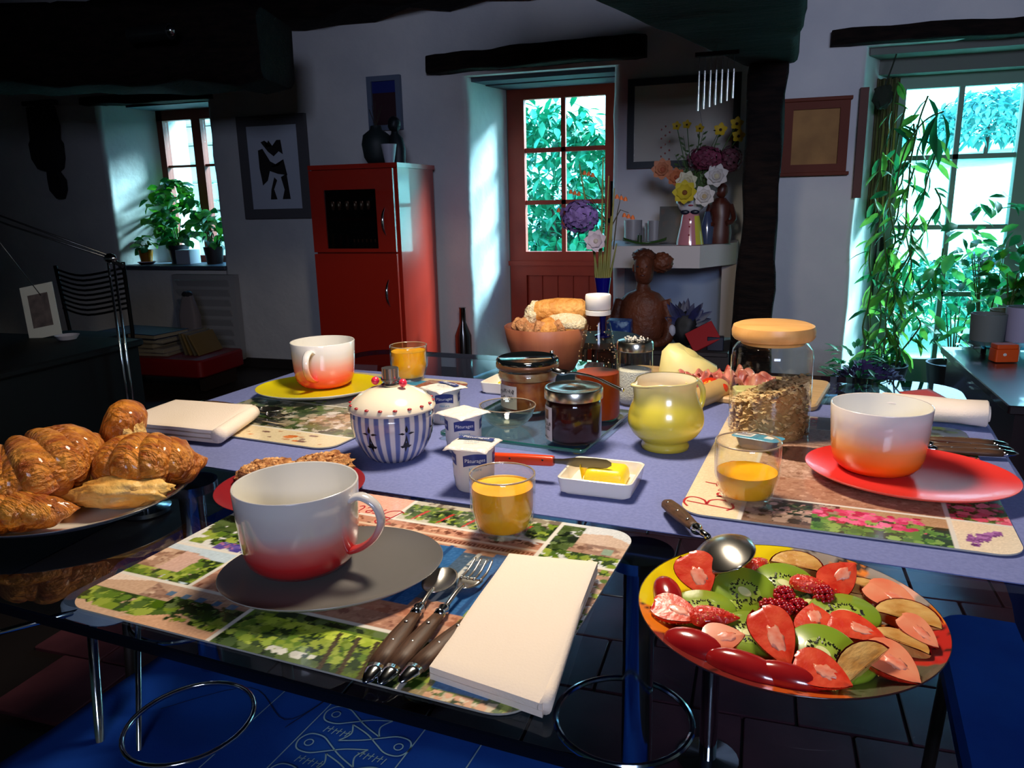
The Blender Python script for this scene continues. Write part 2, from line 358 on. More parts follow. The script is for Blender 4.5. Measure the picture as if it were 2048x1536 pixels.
put('door_bolt', MB().box((-.915, 4.93, 1.08), (.02, .02, .22)).box((-.915, 4.925, .95), (.07, .02, .03)), M('black_iron', (18, 16, 16), .5, .8), d1)
# window_1: small red casement
w1 = thing('window_1', 'x', 'x', (0, 0, 0)); del w1['category'], w1['label']; w1['kind'] = 'structure'
put('window_frame', MB().bx(-4.235, -4.185, 4.83, 4.89, .69, 1.79).bx(-4.235, -3.48, 4.83, 4.89, 1.70, 1.79).bx(-3.935, -3.86, 4.83, 4.89, .69, 1.70).bx(-4.235, -3.48, 4.83, 4.89, .69, .74).bx(-3.52, -3.48, 4.83, 4.89, .69, 1.7), M('dark_red_frame', (120, 42, 26), .55), w1, smooth=0)
pane_bars(w1, -4.185, -3.935, [.74, 1.06, 1.382, 1.70], [-4.185, -3.935], 4.86, M('dark_red_frame'), .016)
pane_bars(w1, -3.86, -3.52, [.74, 1.06, 1.382, 1.70], [-3.86, -3.52], 4.86, M('dark_red_frame'), .016)
# door_2: the green garden door
d2 = thing('door_2', 'x', 'x', (0, 0, 0)); del d2['category'], d2['label']; d2['kind'] = 'structure'
put('door_frame', MB().bx(.62, .655, 4.88, 4.98, 0, 1.69).bx(.62, 2.0, 4.88, 4.98, 1.665, 1.78).bx(1.96, 2.0, 4.88, 4.98, 0, 1.69), GREENP, d2, smooth=0)
gx = MB().bx(.655, .700, 4.88, 4.93, .0, 1.665).bx(1.255, 1.34, 4.87, 4.93, .0, 1.665).bx(1.86, 1.96, 4.88, 4.93, .0, 1.665).bx(.70, 1.86, 4.88, 4.93, 1.625, 1.665).bx(.70, 1.86, 4.88, 4.93, .0, .145)
put('door_leaf', gx, GREENP, d2, smooth=0)
pane_bars(d2, .70, 1.255, [.145, .52, .89, 1.265, 1.625], [.70, .97, 1.255], 4.905, GREENP, .026)
pane_bars(d2, 1.34, 1.86, [.145, .52, .89, 1.265, 1.625], [1.34, 1.6, 1.86], 4.905, GREENP, .026)
put('hinge', MB().box((.64, 4.865, .8), (.02, .02, .08)), M('black_iron'), d2)

# ================================================================== OUTSIDE
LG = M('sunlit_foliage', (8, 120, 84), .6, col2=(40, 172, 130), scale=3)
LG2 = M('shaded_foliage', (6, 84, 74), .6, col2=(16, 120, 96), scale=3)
struct('lawn', MB().grid(lambda a, b: (-26 + 52 * a, 5.13 + 40 * b, -.06 + .10 * nz((a * 8, b * 8, 0), 1) * min(1, b * 6) + max(0, 40 * b - 2.5) * .13), 40, 30), M('lawn_grass', (150, 214, 176), .8, col2=(176, 228, 196), scale=6, bump=.4, bscale=60), 180, fix=False)
bpy.data.objects['lawn']['kind'] = 'stuff'; tag(bpy.data.objects['lawn'], 'bright green lawn outside the glazed doors', 'grass')
def bush(label, x, y, rx, rz_, n, mat, seed, z0=0.0, ls=.09, name='shrub', trunk=True, hole=0):
    rd = random.Random(seed); t_ = thing(name, label, name.split('_')[-1], (x, y, -.05))
    m = MB()
    for _ in range(n):
        a = rd.uniform(0, 2 * PI); e = math.acos(rd.uniform(-.6, 1)); q = rd.uniform(.55, 1.0) ** .5
        p = (rx * q * math.sin(e) * math.cos(a), rx * .7 * q * math.sin(e) * math.sin(a), z0 + rz_ * (.5 + .5 * q * math.cos(e)))
        d_ = (rd.uniform(-1, 1), rd.uniform(-1, 1), rd.uniform(-.9, .6))
        m.leaf(p, d_, (0, 0, 1), ls * rd.uniform(.7, 1.4), ls * .42, .3)
    put('foliage', m, mat, t_, kind='stuff', smooth=180, fix=False)
    put('trunk', MB().tube([(0, 0, 0), (.02, .01, z0 + rz_ * .3), (0, 0, z0 + rz_ * .6)], [.05, .035, .02], 8), M('bark', (60, 44, 34), .9), t_)
    return t_
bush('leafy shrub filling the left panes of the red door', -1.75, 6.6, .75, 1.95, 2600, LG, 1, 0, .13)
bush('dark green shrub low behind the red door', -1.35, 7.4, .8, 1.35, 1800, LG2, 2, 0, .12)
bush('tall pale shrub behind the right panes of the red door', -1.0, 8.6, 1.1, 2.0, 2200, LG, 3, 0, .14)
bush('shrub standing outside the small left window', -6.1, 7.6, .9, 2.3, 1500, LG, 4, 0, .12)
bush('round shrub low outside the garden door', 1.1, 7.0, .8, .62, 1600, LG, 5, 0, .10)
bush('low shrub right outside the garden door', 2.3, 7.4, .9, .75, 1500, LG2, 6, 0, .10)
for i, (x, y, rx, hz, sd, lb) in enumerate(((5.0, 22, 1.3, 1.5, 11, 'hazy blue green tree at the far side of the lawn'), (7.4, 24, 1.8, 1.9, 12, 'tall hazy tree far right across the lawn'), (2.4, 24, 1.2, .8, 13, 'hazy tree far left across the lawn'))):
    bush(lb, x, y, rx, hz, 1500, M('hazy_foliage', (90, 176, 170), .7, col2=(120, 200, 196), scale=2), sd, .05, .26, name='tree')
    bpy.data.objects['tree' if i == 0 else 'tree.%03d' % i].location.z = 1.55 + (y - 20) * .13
gwall = thing('garden_wall', 'pale stone garden wall outside the small left window', 'wall', (0, 6.35, -.05))
stone_m = MB().slab(.34, .2, .16, .03, .02).mesh('stone', M('pale_garden_stone', (176, 178, 170), .9, col2=(206, 206, 196), scale=5, bump=.3))
for j in range(12):
    for i in range(6): put('stone', stone_m, None, gwall, loc=(-6.3 + i * .36 + (.17 if j % 2 else 0), random.uniform(-.01, .01), j * .17))
# ================================================================== TABLE
tb = thing('glass_table', 'square glass dining table on chrome column legs', 'table', T(-.42, 1.0, 0), TA)
GT = G('table_glass', (196, 216, 230), .015, 1.5, .62)
GE = M('glass_edge', (6, 10, 20), .15, coat=.5)
cu, cv = -.4225, 1.005   # table centre in table coordinates
pu, pv = -.42, 1.0
def rr_tab(sx, sy, r, z): return rrect(sx, sy, r, 8, z, cu - pu, cv - pv)
W_, H_ = 1.275, 1.19
put('tabletop', MB().loft([rr_tab(W_, H_, .075, TZ)], True, False), GT, tb, smooth=0, fix=False)
put('table_edge', MB().loft([rr_tab(W_, H_, .075, TZ - .0005), rr_tab(W_ + .003, H_ + .003, .076, TZ - .002), rr_tab(W_ + .003, H_ + .003, .076, TZ - .011), rr_tab(W_, H_, .075, TZ - .012)], False, False), GE, tb, label='dark polished edge of the glass')
for (lu, lv) in ((-.175, .745), (-.80, .745), (-.175, 1.35), (-.80, 1.35)):
    x, y = lu - pu, lv - pv
    put('leg', MB().lathe([(.012, 0), (.06, .0), (.06, .012), (.017, .016), (.017, TZ - .022), (.017, TZ - .02)], 24, x, y), CHROME, tb)
    put('glass_mount', MB().lathe([(.017, TZ - .03), (.036, TZ - .026), (.036, TZ - .014)], 28, x, y), CHROME, tb)
    put('ring_brace', MB().tube([(x - .01 + .074 * math.cos(a), y - .022 + .074 * math.sin(a), .535) for a in np.linspace(0, 2 * PI, 49)[:-1]], .0035, 8, True), CHROME, tb)

RUN = M('periwinkle_cloth', (106, 114, 166), .9, col2=(116, 124, 176), scale=220, bump=.12, bscale=900)
def runner(a, b):
    u = -1.062 + a * (1.292 + .16); z = TZ + .0012
    v = .765 + (1.365 - .765) * b
    if u > .219:
        e = u - .219; u = .219 + .010 * min(1, e / .012) + .006 * math.sin(v * 30) * min(1, e * 12) * .6; z -= max(0, e - .006)
    return T(u, v, z + .0006)
tag(put('table_runner', MB().sheet(runner, 120, 12, .0011), RUN), 'periwinkle blue cloth runner across the glass table', 'runner')

# ---- printed placemats -------------------------------------------------
def canvas(h, w): return np.zeros((h, w, 3)) + 220.0
def fill(c, x0, x1, y0, y1, col, var=6):
    h, w = c.shape[:2]; a, b, d, e = int(y0 * h), int(y1 * h), int(x0 * w), int(x1 * w)
    c[a:b, d:e] = np.array(col) + rng.normal(0, var, (max(b - a, 0), max(e - d, 0), 1))
def splats(c, x0, x1, y0, y1, cols, n, r0_, r1_, ry=1.0):
    h, w = c.shape[:2]
    X0, X1, Y0, Y1 = x0 * w, x1 * w, y0 * h, y1 * h
    for _ in range(n):
        x, y = rng.uniform(X0, X1), rng.uniform(Y0, Y1); r = rng.uniform(r0_, r1_) * w; rr = r * ry
        a, b, d, e = int(max(y - rr, Y0)), int(min(y + rr + 1, Y1)), int(max(x - r, X0)), int(min(x + r + 1, X1))
        if b <= a or e <= d: continue
        yy, xx = np.mgrid[a:b, d:e]; m = ((xx - x) / r) ** 2 + ((yy - y) / rr) ** 2 + rng.normal(0, .25, xx.shape) < 1
        c[a:b, d:e][m] = np.array(cols[rng.integers(len(cols))]) + rng.normal(0, 8)
def poly(c, pts, col, var=6):
    h, w = c.shape[:2]; P = [(x * w, y * h) for x, y in pts]; yy, xx = np.mgrid[0:h, 0:w]; ins = np.zeros((h, w), bool); n = len(P)
    for i in range(n):
        x1, y1 = P[i]; x2, y2 = P[(i + 1) % n]
        if y1 == y2: continue
        cnd = ((yy >= min(y1, y2)) & (yy < max(y1, y2)) & (xx < (yy - y1) / (y2 - y1) * (x2 - x1) + x1)); ins ^= cnd
    c[ins] = np.array(col) + rng.normal(0, var, (int(ins.sum()), 1))
GR = [(60, 88, 30), (92, 122, 40), (130, 152, 52), (44, 62, 30), (156, 172, 70), (80, 104, 44)]
DG = [(30, 44, 24), (50, 70, 32), (74, 92, 44), (92, 110, 60)]
ST = [(176, 140, 118), (158, 122, 104), (196, 164, 140), (140, 106, 90)]
def stone(c, x0, x1, y0, y1, cols=ST, n=240): fill(c, x0, x1, y0, y1, cols[0]); splats(c, x0, x1, y0, y1, cols, n, .004, .014, .8)
def lines(c, segs, w_=.0035, col=(228, 222, 212)):
    for x0, x1, y0, y1 in segs:
        h, w = c.shape[:2]; k = max(1, int(w_ * w / 2)); c[max(0, int(y0 * h) - k):int(y1 * h) + k + 1, max(0, int(x0 * w) - k):int(x1 * w) + k + 1] = col

def mat_print1():
    c = canvas(216, 300)
    # row 0 (near edge): hedge of bright shrubs, hut, small meadow
    fill(c, 0, .38, 0, .2, (206, 170, 142)); stone(c, .12, .38, .1, .2); poly(c, [(.0, .2), (.0, .15), (.12, .2)], (236, 214, 196))
    poly(c, [(.10, .2), (.22, .12), (.34, .2)], (188, 156, 134)); splats(c, 0, .38, .03, .12, GR, 150, .008, .02); splats(c, .2, .38, .09, .15, DG, 60, .006, .014)
    poly(c, [(.14, 0), (.38, 0), (.38, .05), (.26, .075)], (214, 166, 132)); splats(c, .24, .37, .04, .07, GR[2:5], 30, .005, .01)
    for k in range(5): poly(c, [(.17 + k * .04, .14), (.19 + k * .04, .14), (.19 + k * .04, .165), (.17 + k * .04, .165)], (84, 112, 142))
    fill(c, .38, .78, 0, .2, (90, 110, 40)); splats(c, .38, .78, 0, .2, DG, 240, .008, .02); splats(c, .38, .78, .03, .17, GR[1:5], 420, .005, .013)
    splats(c, .42, .72, .12, .16, [(196, 210, 80), (170, 190, 60)], 60, .004, .012); splats(c, .5, .6, .02, .05, [(206, 206, 196)], 12, .006, .012)
    for k in range(3): poly(c, [(.62 + k * .04, .0), (.63 + k * .04, .0), (.60 + k * .04, .15), (.59 + k * .04, .15)], (74, 62, 40))
    fill(c, .78, 1, 0, .2, (150, 130, 90)); splats(c, .78, 1, 0, .2, GR, 160, .006, .015); fill(c, .83, .93, .04, .09, (54, 120, 176)); splats(c, .82, .95, 0, .035, [(214, 164, 130), (206, 190, 160)], 30, .005, .01)
    # row 1
    fill(c, 0, .19, .2, .42, (196, 214, 226)); stone(c, 0, .1, .2, .38, n=140); poly(c, [(.06, .38), (.06, .26), (.16, .24), (.14, .36)], (208, 172, 158)); splats(c, .0, .19, .2, .26, GR, 80, .006, .014); splats(c, .12, .19, .22, .36, GR[1:5], 80, .006, .013)
    fill(c, .19, .78, .2, .45, (184, 132, 108)); stone(c, .19, .78, .2, .7, [(186, 136, 112), (170, 120, 98), (204, 156, 130), (148, 100, 84)], 900)
    # row 2 left
    fill(c, 0, .2, .42, .75, (220, 220, 216)); splats(c, 0, .2, .5, .66, DG, 90, .01, .022); splats(c, .02, .2, .44, .54, GR[1:5], 60, .008, .016); splats(c, .1, .2, .43, .48, [(70, 60, 140), (96, 80, 160), (170, 110, 150)], 40, .006, .012)
    fill(c, 0, .22, .75, 1, (222, 200, 180)); splats(c, 0, .22, .76, .86, GR, 90, .007, .016)
    # the big photograph in the middle: rosy stone wall with blue shutters under a tiled eave
    stone(c, .2, .78, .42, .82, [(190, 140, 114), (172, 122, 98), (206, 158, 132), (150, 102, 84)], 700)
    for (x0, x1) in ((.585, .66), (.735, .80)): fill(c, x0, x1, .33, .70, (52, 104, 160)); lines(c, [(x0 + (x1 - x0) / 2, x0 + (x1 - x0) / 2, .33, .70)], .003, (34, 74, 126))
    fill(c, .66, .735, .38, .68, (74, 96, 120)); lines(c, [(.697, .697, .38, .68), (.66, .735, .53, .53)], .004, (206, 206, 200)); splats(c, .665, .73, .4, .66, [(150, 160, 164), (100, 116, 130)], 24, .004, .01)
    stone(c, .5, .86, .28, .335, [(200, 140, 110), (180, 116, 90)], 80)
    poly(c, [(.22, .72), (.86, .72), (.86, .80), (.22, .82)], (196, 138, 112)); 
    for k in range(70): poly(c, [(.22 + k * .0092, .72), (.225 + k * .0092, .72), (.229 + k * .0092, .745), (.222 + k * .0092, .745)], (132, 76, 54))
    lines(c, [(.22, .9, .715, .715), (.22, .9, .76, .76)], .006, (226, 196, 170)); splats(c, .22, .86, .77, .82, [(120, 70, 50), (214, 160, 130), (160, 100, 74)], 160, .004, .009)
    # title cell, garden row, farmhouse
    fill(c, .22, .41, .83, 1, (238, 176, 154)); fill(c, .41, .82, .83, 1, (196, 190, 172)); splats(c, .41, .82, .9, 1, [(150, 140, 120), (110, 96, 84), (190, 180, 160)], 120, .006, .016)
    splats(c, .41, .82, .84, .97, GR, 260, .006, .013); splats(c, .41, .82, .86, .94, DG, 90, .005, .01)
    for k in range(5): poly(c, [(.45 + k * .07, .84), (.455 + k * .07, .84), (.475 + k * .07, .93), (.465 + k * .07, .93)], (196, 60, 52))
    fill(c, .82, 1, .72, 1, (214, 216, 218)); poly(c, [(.86, .83), (1, .83), (1, .9), (.95, .95), (.88, .93)], (206, 178, 158)); stone(c, .87, 1, .80, .87, n=50); splats(c, .82, .88, .78, .98, DG, 60, .008, .015); splats(c, .82, 1, .73, .80, GR, 90, .006, .012); fill(c, .95, .975, .81, .85, (140, 160, 140))
    splats(c, .82, 1, .55, .72, GR + ST, 120, .007, .015); splats(c, .78, 1, .2, .55, GR + ST, 220, .007, .016); fill(c, .80, .95, .58, .70, (214, 176, 150)); splats(c, .8, .95, .58, .66, GR, 30, .006, .012)
    lines(c, [(0, 1, .2, .2), (.19, .19, .2, .42), (0, .22, .42, .42), (.38, .38, 0, .2), (.78, .78, 0, .2), (.82, .82, .72, 1), (.22, .82, .828, .828), (.41, .41, .83, 1), (.82, 1, .72, .72)])
    return c
def mat_print2():
    c = canvas(300, 214)   # rows run away from us (v), columns run to the right (u)
    fill(c, 0, 1, 0, 1, (226, 206, 178)); fill(c, 0, .2, 0, 1, (238, 216, 180))
    stone(c, .2, .82, .17, .84, [(190, 150, 128), (172, 132, 110), (204, 168, 146), (160, 122, 102)], 1500)
    c[int(.17 * 300):int(.84 * 300), int(.2 * 214):int(.82 * 214)] += rng.normal(0, 9, (int(.84 * 300) - int(.17 * 300), int(.82 * 214) - int(.2 * 214), 1))
    th = np.linspace(0, 2 * PI, 30); poly(c, [(.36 + .15 * math.cos(a), .56 + .075 * math.sin(a)) for a in th], (66, 40, 36)); fill(c, .36, .82, .485, .635, (74, 46, 40)); lines(c, [(.25, .82, .66, .66)], .012, (150, 112, 92))
    stone(c, .2, .82, .17, .34, [(176, 128, 104), (160, 112, 90), (196, 150, 124)], 300)
    fill(c, .21, .5, .0, .17, (120, 92, 80)); splats(c, .21, .5, .02, .17, [(84, 62, 56), (150, 124, 112), (54, 44, 40), (186, 156, 140)], 160, .012, .03)
    splats(c, .28, .42, .07, .15, [(220, 180, 166), (200, 150, 140), (40, 50, 34), (70, 84, 50)], 70, .007, .014)
    fill(c, .5, .82, .09, .17, (186, 148, 112)); fill(c, .45, .82, 0, .10, (46, 70, 34)); splats(c, .42, .82, 0, .11, [(62, 104, 40), (96, 140, 56), (36, 56, 30), (130, 166, 76)], 200, .01, .024); splats(c, .42, .75, .06, .15, [(214, 60, 110), (234, 100, 146), (190, 40, 84)], 90, .008, .018)
    splats(c, .78, .83, .3, .9, DG, 80, .01, .02)
    fill(c, .82, 1, .17, .72, (70, 86, 40)); splats(c, .82, 1, .17, .9, [(60, 84, 40), (100, 124, 60), (40, 50, 30)], 160, .012, .025); splats(c, .82, 1, .17, .8, [(216, 84, 110), (232, 120, 140), (190, 50, 70)], 190, .008, .02)
    fill(c, .82, 1, 0, .17, (240, 218, 188))
    for k in range(70):
        t_ = rng.uniform(0, 1); x = .86 + .09 * t_; y = .055 + .065 * t_ + rng.normal(0, .018 * (1.1 - t_)); splats(c, max(x - .012, .83), min(x + .012, .99), max(y - .008, .01), y + .008, [(150, 84, 150), (178, 112, 176), (120, 60, 120)], 2, .006, .012)
    fill(c, .0, .5, .84, 1, (226, 200, 180)); splats(c, .05, .4, .88, .98, [(190, 60, 50), (220, 190, 160), (150, 40, 40)], 60, .01, .03); fill(c, .4, 1, .84, 1, (66, 78, 96)); splats(c, .4, 1, .84, 1, DG, 60, .01, .03)
    lines(c, [(.2, .2, 0, .84), (.2, .82, .17, .17), (.82, .82, 0, .9), (.82, 1, .17, .17), (0, 1, .84, .84)], .005)
    return c
def mat_print3():
    c = canvas(300, 214)
    fill(c, 0, 1, 0, 1, (226, 208, 170)); fill(c, .0, 1, .13, .45, (150, 142, 116)); splats(c, 0, 1, .13, .45, DG + [(176, 166, 140), (140, 128, 100), (190, 184, 170)], 420, .012, .04); splats(c, .6, .95, .2, .4, [(206, 198, 190), (170, 150, 120), (116, 106, 80)], 90, .01, .03)
    stone(c, 0, 1, .45, .80, [(150, 146, 140), (120, 114, 110), (176, 166, 150)], 200); splats(c, 0, .5, .45, .75, GR, 100, .01, .03); fill(c, .25, .72, .86, .95, (50, 146, 186)); fill(c, .72, 1, .84, .97, (166, 96, 66)); splats(c, .72, 1, .82, .96, ST, 40, .01, .03)
    splats(c, .15, .95, .03, .11, [(130, 96, 84), (190, 140, 100), (214, 120, 60)], 20, .01, .035, .5); lines(c, [(0, 1, .13, .13), (0, 1, .45, .45), (0, 1, .81, .81)], .006)
    return c
def srgb2lin(a):
    a = np.clip(a / 255.0, 0, 1); return np.where(a <= .04045, a / 12.92, ((a + .055) / 1.055) ** 2.4)
def placemat(label, cen, sx, sy, rz, img, z):
    h, w = img.shape[:2]; m = MB(); r = .028; cols = []
    lin_ = srgb2lin(img); cut = lambda x, y: None
    def fn(a, b):
        x = (a - .5) * sx; y = (b - .5) * sy
        # rounded corners: pull the outermost vertices onto the corner arc
        qx, qy = abs(x) - (sx / 2 - r), abs(y) - (sy / 2 - r)
        if qx > 0 and qy > 0:
            l = max(qx, qy); d_ = math.hypot(qx, qy); k = l / d_; x = math.copysign(sx / 2 - r + qx * k, x); y = math.copysign(sy / 2 - r + qy * k, y)
        cols.append(tuple(lin_[min(int(b * h), h - 1), min(int(a * w), w - 1)]) + (1,)); return (x, y, .0022)
    m.grid(fn, w - 1, h - 1)
    t_ = thing('placemat', label, 'placemat', T(cen[0], cen[1], z), TA + rz)
    put('backing', MB().loft([rrect(sx - .001, sy - .001, r, 8, 0), rrect(sx, sy, r, 8, .0005), rrect(sx, sy, r, 8, .0021)]), M('mat_edge', (176, 172, 160), .4), t_)
    put('print', m, M('laminated_print', (200, 200, 200), .22, vcol=True, coat=.35), t_, smooth=0, cols=cols, fix=False)
    return t_
pm1 = placemat('placemat with blue shutters and hedges, nearest the camera', (-.406, .5885), .452, .327, 0, mat_print1(), TZ + .0002)
pm2 = placemat('placemat with stone arch and pink flowers under the red saucer', (.018, 1.043), .335, .452, 0, mat_print2(), TZ + .0032)
pm3 = placemat('placemat with garden print under the yellow saucer', (-.818, 1.104), .325, .447, R(-2.3), mat_print3(), TZ + .0032)
INKR = M('red_script_ink', (178, 34, 44), .4)
# red cursive lettering on two of the mats: 'Bretagne'
BR = [[(0, 0), (.1, .55), (.18, 1.0)], [(-.12, .93), (.1, 1.05), (.38, 1.02), (.46, .85), (.34, .64), (.14, .56), (.36, .52), (.48, .33), (.36, .08), (.1, -.02), (-.1, .1)],
      [(.6, .02), (.68, .42), (.66, .28), (.78, .42), (.9, .4)], [(.96, .2), (1.14, .3), (1.12, .42), (1.0, .38), (.98, .12), (1.12, .0), (1.26, .1)],
      [(1.5, .8), (1.38, .2), (1.46, .0), (1.58, .08)], [(1.3, .5), (1.62, .54)], [(1.98, .36), (1.84, .42), (1.7, .2), (1.78, 0), (1.94, .14), (2.0, .4), (1.98, .06), (2.1, .04)],
      [(2.46, .36), (2.3, .42), (2.18, .2), (2.26, .02), (2.42, .14), (2.48, .4), (2.38, -.3), (2.2, -.4)], [(2.62, .02), (2.7, .4), (2.68, .24), (2.84, .42), (2.86, .1), (2.96, .02)], [(3.04, .2), (3.22, .3), (3.2, .42), (3.08, .38), (3.06, .12), (3.2, 0), (3.34, .1)]]
def script(parent, ox, oy, ang, s, z=.0024):
    m = MB()
    for st in BR:
        pts = [(p.x, p.y) for p in spline([(a, b, 0) for a, b in st], 6)]
        q = ribbon(pts, .05, lambda x, y: (ox + s * (x * math.cos(ang) - y * math.sin(ang)), oy + s * (x * math.sin(ang) + y * math.cos(ang)), z)); m.add(q.v, q.f)
    put('lettering', m, INKR, parent, smooth=0, fix=False)
script(pm2, -.112, -.20, R(90), .052)
script(pm1, -.04, .128, R(180), .036)

# ================================================================== CUPS AND SAUCERS
CUPW = [(0, (136, 16, 20)), (.28, (190, 40, 40)), (.48, (206, 104, 98)), (.72, (196, 184, 184)), (1, (208, 202, 200))]
def cup(name_label, cen, z, stops, gname, hang, s=1.0, sq=1.0):
    t_ = thing('cup', name_label, 'cup', T(cen[0], cen[1], z), TA)
    gm = gradient(gname, stops, .008, .078)
    out = [(.022, 0), (.034, .0005), (.0445, .004), (.0515, .012), (.0545, .022), (.0562, .04), (.0578, .065), (.0588, .084)]
    P = [(r * s, z_ * s) for r, z_ in out] + [((.0582) * s, .0852 * s), (.0570 * s, .0846 * s)]
    put('body', MB().lathe([(1e-5, 0)] + P, 56, sy=sq, cap1=False), gm, t_, smooth=180)
    put('inner_glaze', MB().lathe([(.0570 * s, .0846 * s), (.0560 * s, .065 * s), (.0540 * s, .03 * s), (.048 * s, .013 * s), (.03 * s, .006 * s), (1e-5, .005 * s)], 56, sy=sq, cap0=False, cap1=False), M('ivory_glaze', (226, 222, 212), .12, coat=.5), t_, smooth=180, label='plain ivory inside')
    # strap handle
    c_, s_ = math.cos(hang), math.sin(hang); pts = spline([(.0572, 0, .0715), (.067, 0, .0755), (.081, 0, .068), (.086, 0, .052), (.079, 0, .036), (.066, 0, .025), (.0535, 0, .020)], 5)
    loops = []
    for i, p in enumerate(pts):
        a = pts[max(i - 1, 0)]; b = pts[min(i + 1, len(pts) - 1)]; d_ = (b - a).normalized(); n_ = Vector((d_.z, 0, -d_.x)); w_ = .0105 - .003 * math.sin(PI * i / (len(pts) - 1)); hh = .0035
        l = []
        for k in range(10):
            an = 2 * PI * k / 10; q = p + n_ * hh * math.cos(an) + Vector((0, 1, 0)) * w_ * .8 * math.sin(an); l.append(((q.x * c_ - q.y * s_) * s, (q.x * s_ + q.y * c_) * s, q.z * s))
        loops.append(l)
    put('handle', MB().loft(loops), gm, t_, smooth=180)
    return t_
def saucer(label, cen, z, col, rx, ry, rz, under=(225, 225, 220)):
    t_ = thing('saucer', label, 'saucer', T(cen[0], cen[1], z), TA + rz)
    k = ry / rx
    put('top_glaze', MB().lathe([(rx, .0165), (rx * .93, .0125), (rx * .75, .0082), (rx * .5, .0062), (1e-5, .006)], 64, sy=k, cap0=False, cap1=False), M('saucer_glaze_%d_%d' % (col[0], col[2]), col, .3, coat=.12), t_, smooth=180, label='coloured upper side')
    put('underside', MB().lathe([(1e-5, 0.0015), (rx * .42, .0015), (rx * .44, 0), (rx * .47, 0), (rx * .50, .003), (rx * .8, .0065), (rx * .96, .0125), (rx, .0155), (rx + .0004, .0163), (rx, .0166)], 64, sy=k, cap0=False, cap1=False), M('saucer_under_%d' % under[0], under, .25, coat=.4), t_, smooth=180)
    return t_
saucer('charcoal grey saucer under the nearest red and white cup', (-.423, .5505), TZ + .0028, (104, 101, 98), .104, .084, R(38), (150, 146, 142))
cup('largest, nearest cup shading from white to dark red', (-.463, .556), TZ + .0095, CUPW, 'cup_red_dark', R(8), 1.0)
saucer('yellow saucer at the far left of the table', (-.880, 1.150), TZ + .0062, (212, 196, 20), .116, .098, R(30))
cup('far left cup shading from white to coral red', (-.893, 1.185), TZ + .0128, [(0, (236, 50, 44)), (.32, (240, 84, 70)), (.60, (236, 160, 146)), (.85, (232, 216, 210)), (1, (232, 228, 226))], 'cup_coral', R(-75), 1.02)
saucer('bright red saucer on the right placemat', (.092, .999), TZ + .0062, (224, 54, 48), .117, .098, R(-8), (214, 90, 80))
cup('right hand cup shading from white to orange', (.058, 1.018), TZ + .0128, [(0, (214, 84, 10)), (.25, (224, 118, 26)), (.50, (222, 150, 80)), (.78, (206, 188, 180)), (1, (216, 206, 202))], 'cup_orange', R(75), .985)

# ================================================================== JUICE GLASSES
JUICE = M('orange_juice', (255, 172, 4), .4, col2=(255, 188, 22), scale=30, sub=.35)
def juice(label, cen, z, lvl, s=1.0):
    t_ = thing('juice_glass', label, 'glass', T(cen[0], cen[1], z), TA); H = .067 * s
    ro = lambda q: (.0235 + .0115 * min(1, q * 2.2) ** .6 * 1.0 if q < .45 else .0348 + .0008 * (q - .45)) * s
    pr = [(1e-5, .0)] + [(ro(q), H * q) for q in np.linspace(0.0, 1, 12)] + [(ro(1) - .0008, H + .0006), (ro(1) - .0018, H)] + [(ro(q) - .002, H * q) for q in np.linspace(.98, .12, 10)] + [(1e-5, H * .11)]
    put('bowl', MB().lathe(pr, 48, cap0=False, cap1=False), G('drinking_glass', (250, 250, 246)), t_, smooth=180)
    put('rim', MB().tube([((ro(1) - .0009) * math.cos(a), (ro(1) - .0009) * math.sin(a), H) for a in np.linspace(0, 2 * PI, 57)[:-1]], .0010, 6, True), M('glass_rim', (214, 190, 160), .1, coat=1.0, trans=.5), t_, smooth=180)
    put('juice', MB().lathe([(1e-5, H * .12), (ro(.12) - .0028, H * .12)] + [(ro(q) - .0026, H * q) for q in np.linspace(.16, lvl, 8)] + [(ro(lvl) - .004, H * lvl - .0006), (1e-5, H * lvl - .0006)], 48, cap0=False, cap1=False), JUICE, t_, smooth=50, label='orange juice')
juice('full juice glass on the nearest placemat', (-.314, .704), TZ + .0028, .80)
juice('juice glass at the far left behind the sugar pot', (-.775, 1.300), TZ + .006, .84, 1.05)
juice('half full juice glass on the right placemat', (-.083, .878), TZ + .006, .50, 1.05)
# ================================================================== SUGAR POT
def prof_at(pr, z):
    for (r1, z1), (r2, z2) in zip(pr[:-1], pr[1:]):
        if z1 <= z <= z2: return r1 + (r2 - r1) * (z - z1) / max(z2 - z1, 1e-6)
    return pr[-1][0]
pot = thing('sugar_pot', 'round lidded sugar pot with blue stripes and black ermine marks', 'pot', T(-.563, .892), TA)
ppr = [(.026, .0), (.034, .002), (.042, .010), (.049, .022), (.0545, .036), (.0575, .050), (.0582, .062), (.0575, .072)]
N = 208; m = MB().lathe([(1e-5, .0015)] + [(a, b) for a, b in ppr] + [(.0555, .072), (.054, .05)], N, cap0=False, cap1=False)
b1, b2 = tuple(srgb2lin(np.array([104., 112., 158.]))) + (1,), tuple(srgb2lin(np.array([226., 214., 204.]))) + (1,)
put('body', m, M('painted_faience', (255, 255, 255), .16, vcol=True, coat=.5), pot, smooth=180, cols=[(b1 if (i % 8) < 4 else b2) for k in range(len(ppr) + 3) for i in range(N)])
lid = put('lid', MB().lathe([(.0585, .072), (.0605, .0735), (.0605, .076), (.055, .084), (.044, .093), (.030, .100), (.016, .1035), (.010, .104)], 56, cap0=False), M('cream_faience', (236, 222, 196), .16, coat=.5), pot, smooth=180)
dots = MB()
for k in range(18):
    a = 2 * PI * k / 18 + .1; dots.ball((.0568 * math.cos(a), .0568 * math.sin(a), .0818), (.0032, .0032, .0016), 10, 6)
